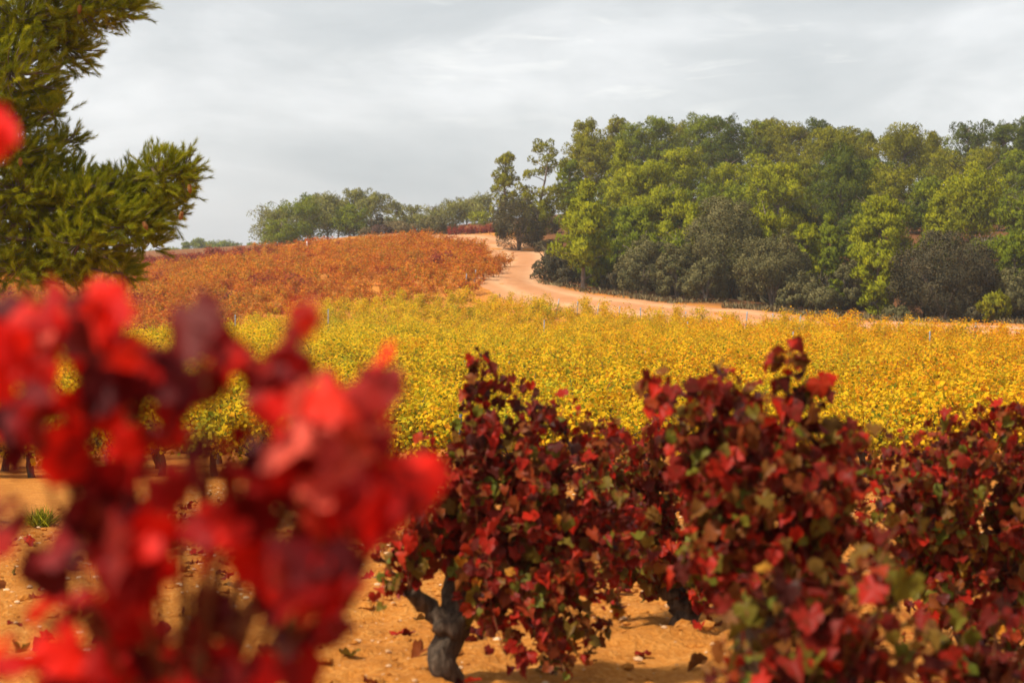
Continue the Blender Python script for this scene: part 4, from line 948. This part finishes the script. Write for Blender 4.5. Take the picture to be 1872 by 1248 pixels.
# scarlet vine close to the lens: loose clusters of big leaves on long shoots
def scarlet_vine(Y=1.7, seed=31):
    r = np.random.default_rng(seed)
    hp = W(300, 1700, Y); b = np.array([hp[0], Y, h1(hp[0], Y) - .03]); h = hp - b
    root = empty('grapevine', b, 'scarlet grapevine close to the viewer, strongly out of focus, filling the lower left', 'grapevine', 'near grapevines of the front row')
    g = Geo(); zz = np.linspace(0, 1, 10)
    add_tube(g, zz[:, None] * h + np.c_[.02 * np.sin(zz * 6), .02 * np.cos(zz * 8), 0 * zz], .045 * (1.2 - .4 * zz), 12, rough=.08)
    link('trunk', g.mesh('trunk', M['vine_wood']), root)
    CL = [(50, 585, 75, 50, 9), (30, 670, 60, 55, 8), (95, 770, 55, 70, 9), (20, 800, 30, 50, 4), (185, 605, 60, 45, 7), (215, 690, 60, 50, 8), (130, 560, 50, 25, 4),
          (345, 595, 30, 25, 2), (300, 735, 40, 75, 7), (270, 660, 45, 35, 4), (390, 700, 30, 40, 3), (250, 800, 25, 30, 2), (415, 640, 45, 25, 4), (475, 675, 50, 50, 6), (545, 588, 24, 36, 3), (500, 725, 25, 35, 3),
          (690, 690, 34, 24, 3), (600, 755, 60, 50, 10), (665, 790, 40, 45, 5), (560, 830, 40, 50, 6), (640, 900, 75, 60, 10), (735, 920, 42, 50, 7), (590, 985, 70, 60, 10), (620, 1055, 50, 40, 6),
          (390, 825, 25, 20, 2), (480, 845, 45, 30, 4), (455, 930, 50, 55, 8), (375, 975, 45, 50, 5), (240, 900, 60, 60, 8), (190, 965, 50, 50, 6), (262, 1005, 60, 45, 8), (115, 1040, 40, 30, 3), (-5, 940, 22, 50, 3),
          (200, 1110, 70, 50, 8), (100, 1150, 40, 50, 4), (380, 1120, 28, 70, 5), (250, 1215, 90, 40, 9), (420, 1215, 30, 40, 3), (555, 1120, 38, 40, 4), (545, 1180, 22, 30, 2), (0, 1200, 25, 40, 2), (500, 1050, 40, 40, 5), (130, 1245, 50, 30, 4), (340, 1245, 50, 30, 4),
          (-22, 232, 22, 38, 4)]
    for (u, v, ru, rv, n) in CL:
        n = int(n * 1.22 + .5)
        dy = r.uniform(-.10, .12)
        e = W(u, v - rv * .6, Y + dy) - b
        s0 = W(300 + (u - 300) * .35, 1330, Y + dy) - b if u > -10 or v > 400 else W(-160, 900, Y) - b
        s0 = s0 + [0, .10, 0]; e = e + [0, .05, 0]
        c = (s0 + e) / 2 + np.array([(u - 300) * .00006 * Y, 0, .06]) + r.normal(0, .02, 3)
        Pc = bez(s0, c, e, 14); gs = Geo(); add_tube(gs, Pc, np.linspace(.0030, .0014, 14), 5)
        sh = link('shoot', gs.mesh('shoot', M['cane']), root)
        a = r.uniform(0, 6.28, n); q = r.uniform(0, 1, n) ** .5
        Pl = np.array([W(u + ru * q[k] * math.cos(a[k]), v + rv * q[k] * math.sin(a[k]), Y + dy + r.normal(0, .04)) - b for k in range(n)])
        Nm = unit(np.array([-.1, -.45, .45]) + r.normal(0, .62, (n, 3)))
        Tp = np.array([0, 0, -.7]) + r.normal(0, .65, (n, 3))
        hot = .20 if (u > 520 and v < 950) else .0 if v < 720 else -.10
        gl = Geo(); leaves(gl, 'full', Pl, Nm, Tp, .043 * r.uniform(.55, 1.25, n), np.clip(r.choice([.02, .12, .25, .45, .62, .78, .90], n, p=[.10, .15, .17, .17, .17, .15, .09]) + hot * 1.1 + r.normal(0, .04, n), 0, .965), r, curl=.11)
        V_, Q_ = [], []
        for k in range(n):
            a0 = Pc[np.argmin(np.linalg.norm(Pc - Pl[k], axis=1))]
            V, Q = tube(np.array([a0, (a0 + Pl[k]) / 2 + [0, 0, .008], Pl[k]]), .0012, 3); V_.append(V); Q_.append(Q + 9 * k)
        gl.add(np.concatenate(V_), np.concatenate(Q_), .45)
        link('leaves', gl.mesh('leaves', M['bright_red']), sh)
scarlet_vine()

# ------------------------------------------------------------------ ground litter
def scatter(n, x0, x1, y0, y1, r):
    y = r.uniform(y0, y1, n); x = r.uniform(x0, x1, n); return x, y, H(x, y)
r = np.random.default_rng(3)
g = Geo()
t_ = (1 + 5 ** .5) / 2
ico = unit(np.array([(-1, t_, 0), (1, t_, 0), (-1, -t_, 0), (1, -t_, 0), (0, -1, t_), (0, 1, t_), (0, -1, -t_), (0, 1, -t_), (t_, 0, -1), (t_, 0, 1), (-t_, 0, -1), (-t_, 0, 1)], float))
icf = np.array([(0, 11, 5), (0, 5, 1), (0, 1, 7), (0, 7, 10), (0, 10, 11), (1, 5, 9), (5, 11, 4), (11, 10, 2), (10, 7, 6), (7, 1, 8), (3, 9, 4), (3, 4, 2), (3, 2, 6), (3, 6, 8), (3, 8, 9), (4, 9, 5), (2, 4, 11), (6, 2, 10), (8, 6, 7), (9, 8, 1)])
n = 9000
x, y, z = scatter(n, -4.5, 5, 5.5, 27, r)
s = .004 + .016 * r.uniform(0, 1, n) ** 4 + (r.uniform(0, 1, n) < .01) * r.uniform(.004, .010, n)
V = ico[None] * r.uniform(.7, 1.25, (n, 12, 1)) * np.stack([s * 1.2, s, s * .65], -1)[:, None] + np.stack([x, y, z + s * .15], -1)[:, None]
g.add(V.reshape(-1, 3), (icf[None] + (np.arange(n) * 12)[:, None, None]).reshape(-1, 3))
tag(link('pebbles', g.mesh('pebbles', M['stone'], smooth=False)), 'pale pebbles and clods strewn over the bare orange soil', 'pebbles', None, 'stuff')
g = Geo(); n = 9000
x, y, z = scatter(n, -5, 5.5, 5.5, 27, r)
s = .008 + .034 * r.uniform(0, 1, n) ** 3
V = ico[None] * r.uniform(.65, 1.3, (n, 12, 1)) * np.stack([s * 1.2, s, s * .7], -1)[:, None] + np.stack([x, y, z + s * .1], -1)[:, None]
g.add(V.reshape(-1, 3), (icf[None] + (np.arange(n) * 12)[:, None, None]).reshape(-1, 3))
tag(link('soil_clods', g.mesh('soil_clods', M['ground'], smooth=False)), 'orange clods of tilled earth between the vines', 'clods', None, 'stuff')
g = Geo(); n = 900
x, y, z = scatter(n, -4, 4.5, 6, 24, r)
leaves(g, 'full', np.c_[x, y, z + .02], np.array([0, 0, 1.0]) + r.normal(0, .35, (n, 3)), r.normal(size=(n, 3)), r.uniform(.05, .09, n), np.clip(r.normal(.45, .22, n), 0, 1), r)
tag(link('fallen_leaves', g.mesh('fallen_leaves', M['dark_red'])), 'dry red leaves fallen on the soil under the near vines', 'leaves', None, 'stuff')
def blades(name, mat, x, y, h, lab, cat_, kind=None, lean=.5, wd=.006, sub=1):
    n = len(x); z = H(x, y); g = Geo()
    D = unit(np.c_[r.normal(0, lean, n), r.normal(0, lean, n), np.ones(n)])
    tuft_batch(g, np.c_[x, y, z - .01], D, h, np.full(n, wd), r.uniform(0, 1, n), unit(D + [0, 0, .5]), r)
    o = link(name, g.mesh(name, M[mat], normals=True)); return tag(o, lab, cat_, None, kind)
# dry grass wisps near, weed tufts, brush along the bank
cx = r.uniform(-3.5, 3.5, 90); cy = r.uniform(8, 26, 90); q = r.integers(0, 90, 1600)
blades('dry_grass', 'scrub', cx[q] + r.normal(0, .06, 1600), cy[q] + r.normal(0, .06, 1600), r.uniform(.04, .14, 1600), 'sparse wisps of dry grass on the bare soil', 'grass', 'stuff', .6, .0025)
for (u, v, Y, lab) in ((75, 962, 18.5, 'low green weed tuft on the bare soil at the far left'), (215, 880, 26.5, 'small green weed at the near edge of the golden field, left side')):
    p = W(u, v, Y); n = 420
    blades('weed', 'pine_olive', p[0] + r.normal(0, .05, n), p[1] + r.normal(0, .05, n), r.uniform(.08, .24, n), lab, 'weed', None, .9, .006)
n = 9000
u = r.uniform(985, 1960, n); e_ = np.interp(u, [985, 1065, 1200, 1400, 1560, 1720, 1870, 2300], [115, 110, 103.5, 96.5, 92.5, 90, 87.5, 82])
y = e_ + np.abs(r.normal(0, 2.0, n)) - .1; x = (u - 936) / F * y
keep = vnoise(x * .9, y * .9, 5) > .42
x, y = x[keep], y[keep]
blades('bank_brush', 'scrub', x, y, r.uniform(.08, .38, len(x)), 'dry brush and low scrub along the red bank under the wood', 'brush', 'stuff', .7, .03)

i_ = r.integers(0, len(tt), 2600); sd = r.choice([-1, 1], 2600); o_ = C[i_, 2] * .5 + np.abs(r.normal(0, .45, 2600)) - .15
x = C[i_, 0] + Nn[i_, 0] * sd * o_; y = C[i_, 1] + Nn[i_, 1] * sd * o_
keep = vnoise(x * .8, y * .8, 8) > .5
blades('verge_grass', 'scrub', x[keep], y[keep], r.uniform(.06, .25, keep.sum()), 'ragged dry grass along both edges of the sandy track', 'grass', 'stuff', .7, .03)
n = 16000
u = r.uniform(1000, 1980, n); y = np.interp(u, [985, 1065, 1200, 1400, 1560, 1720, 1870, 2300], [115, 110, 103.5, 96.5, 92.5, 90, 87.5, 82]) + 7.5 + 16 * r.uniform(0, 1, n) ** 1.5; x = (u - 936) / F * y
keep = vnoise(x * .6, y * .6, 6) > .35
x, y = x[keep], y[keep]
blades('undergrowth', 'oak_dark', x, y, r.uniform(.2, 1.1, len(x)), 'shaded dark undergrowth between the trunks of the wood', 'undergrowth', 'stuff', .5, .09)

# ------------------------------------------------------------------ haze
HX, HY0, HY1, HZ0, HZ1 = 1450, -40, 1540, -9, 40
V = [(sx * HX, yy_, zz_) for zz_ in (HZ0, HZ1) for sx, yy_ in ((-1, HY0), (1, HY0), (1, HY1), (-1, HY1))]
g = Geo(); g.add(V, [(0, 3, 2, 1), (4, 5, 6, 7), (0, 1, 5, 4), (1, 2, 6, 5), (2, 3, 7, 6), (3, 0, 4, 7)])
m, t, N, out = newmat('pale_air')
pv = N('ShaderNodeVolumePrincipled'); pv.inputs['Color'].default_value = (0.86, 0.93, 1.0, 1); pv.inputs['Density'].default_value = 0.00030; pv.inputs['Anisotropy'].default_value = 0.2
t.links.new(pv.outputs[0], out.inputs['Volume'])
tag(link('haze', g.mesh('haze', m, smooth=False)), 'thin pale haze over the valley', 'haze', None, 'stuff')
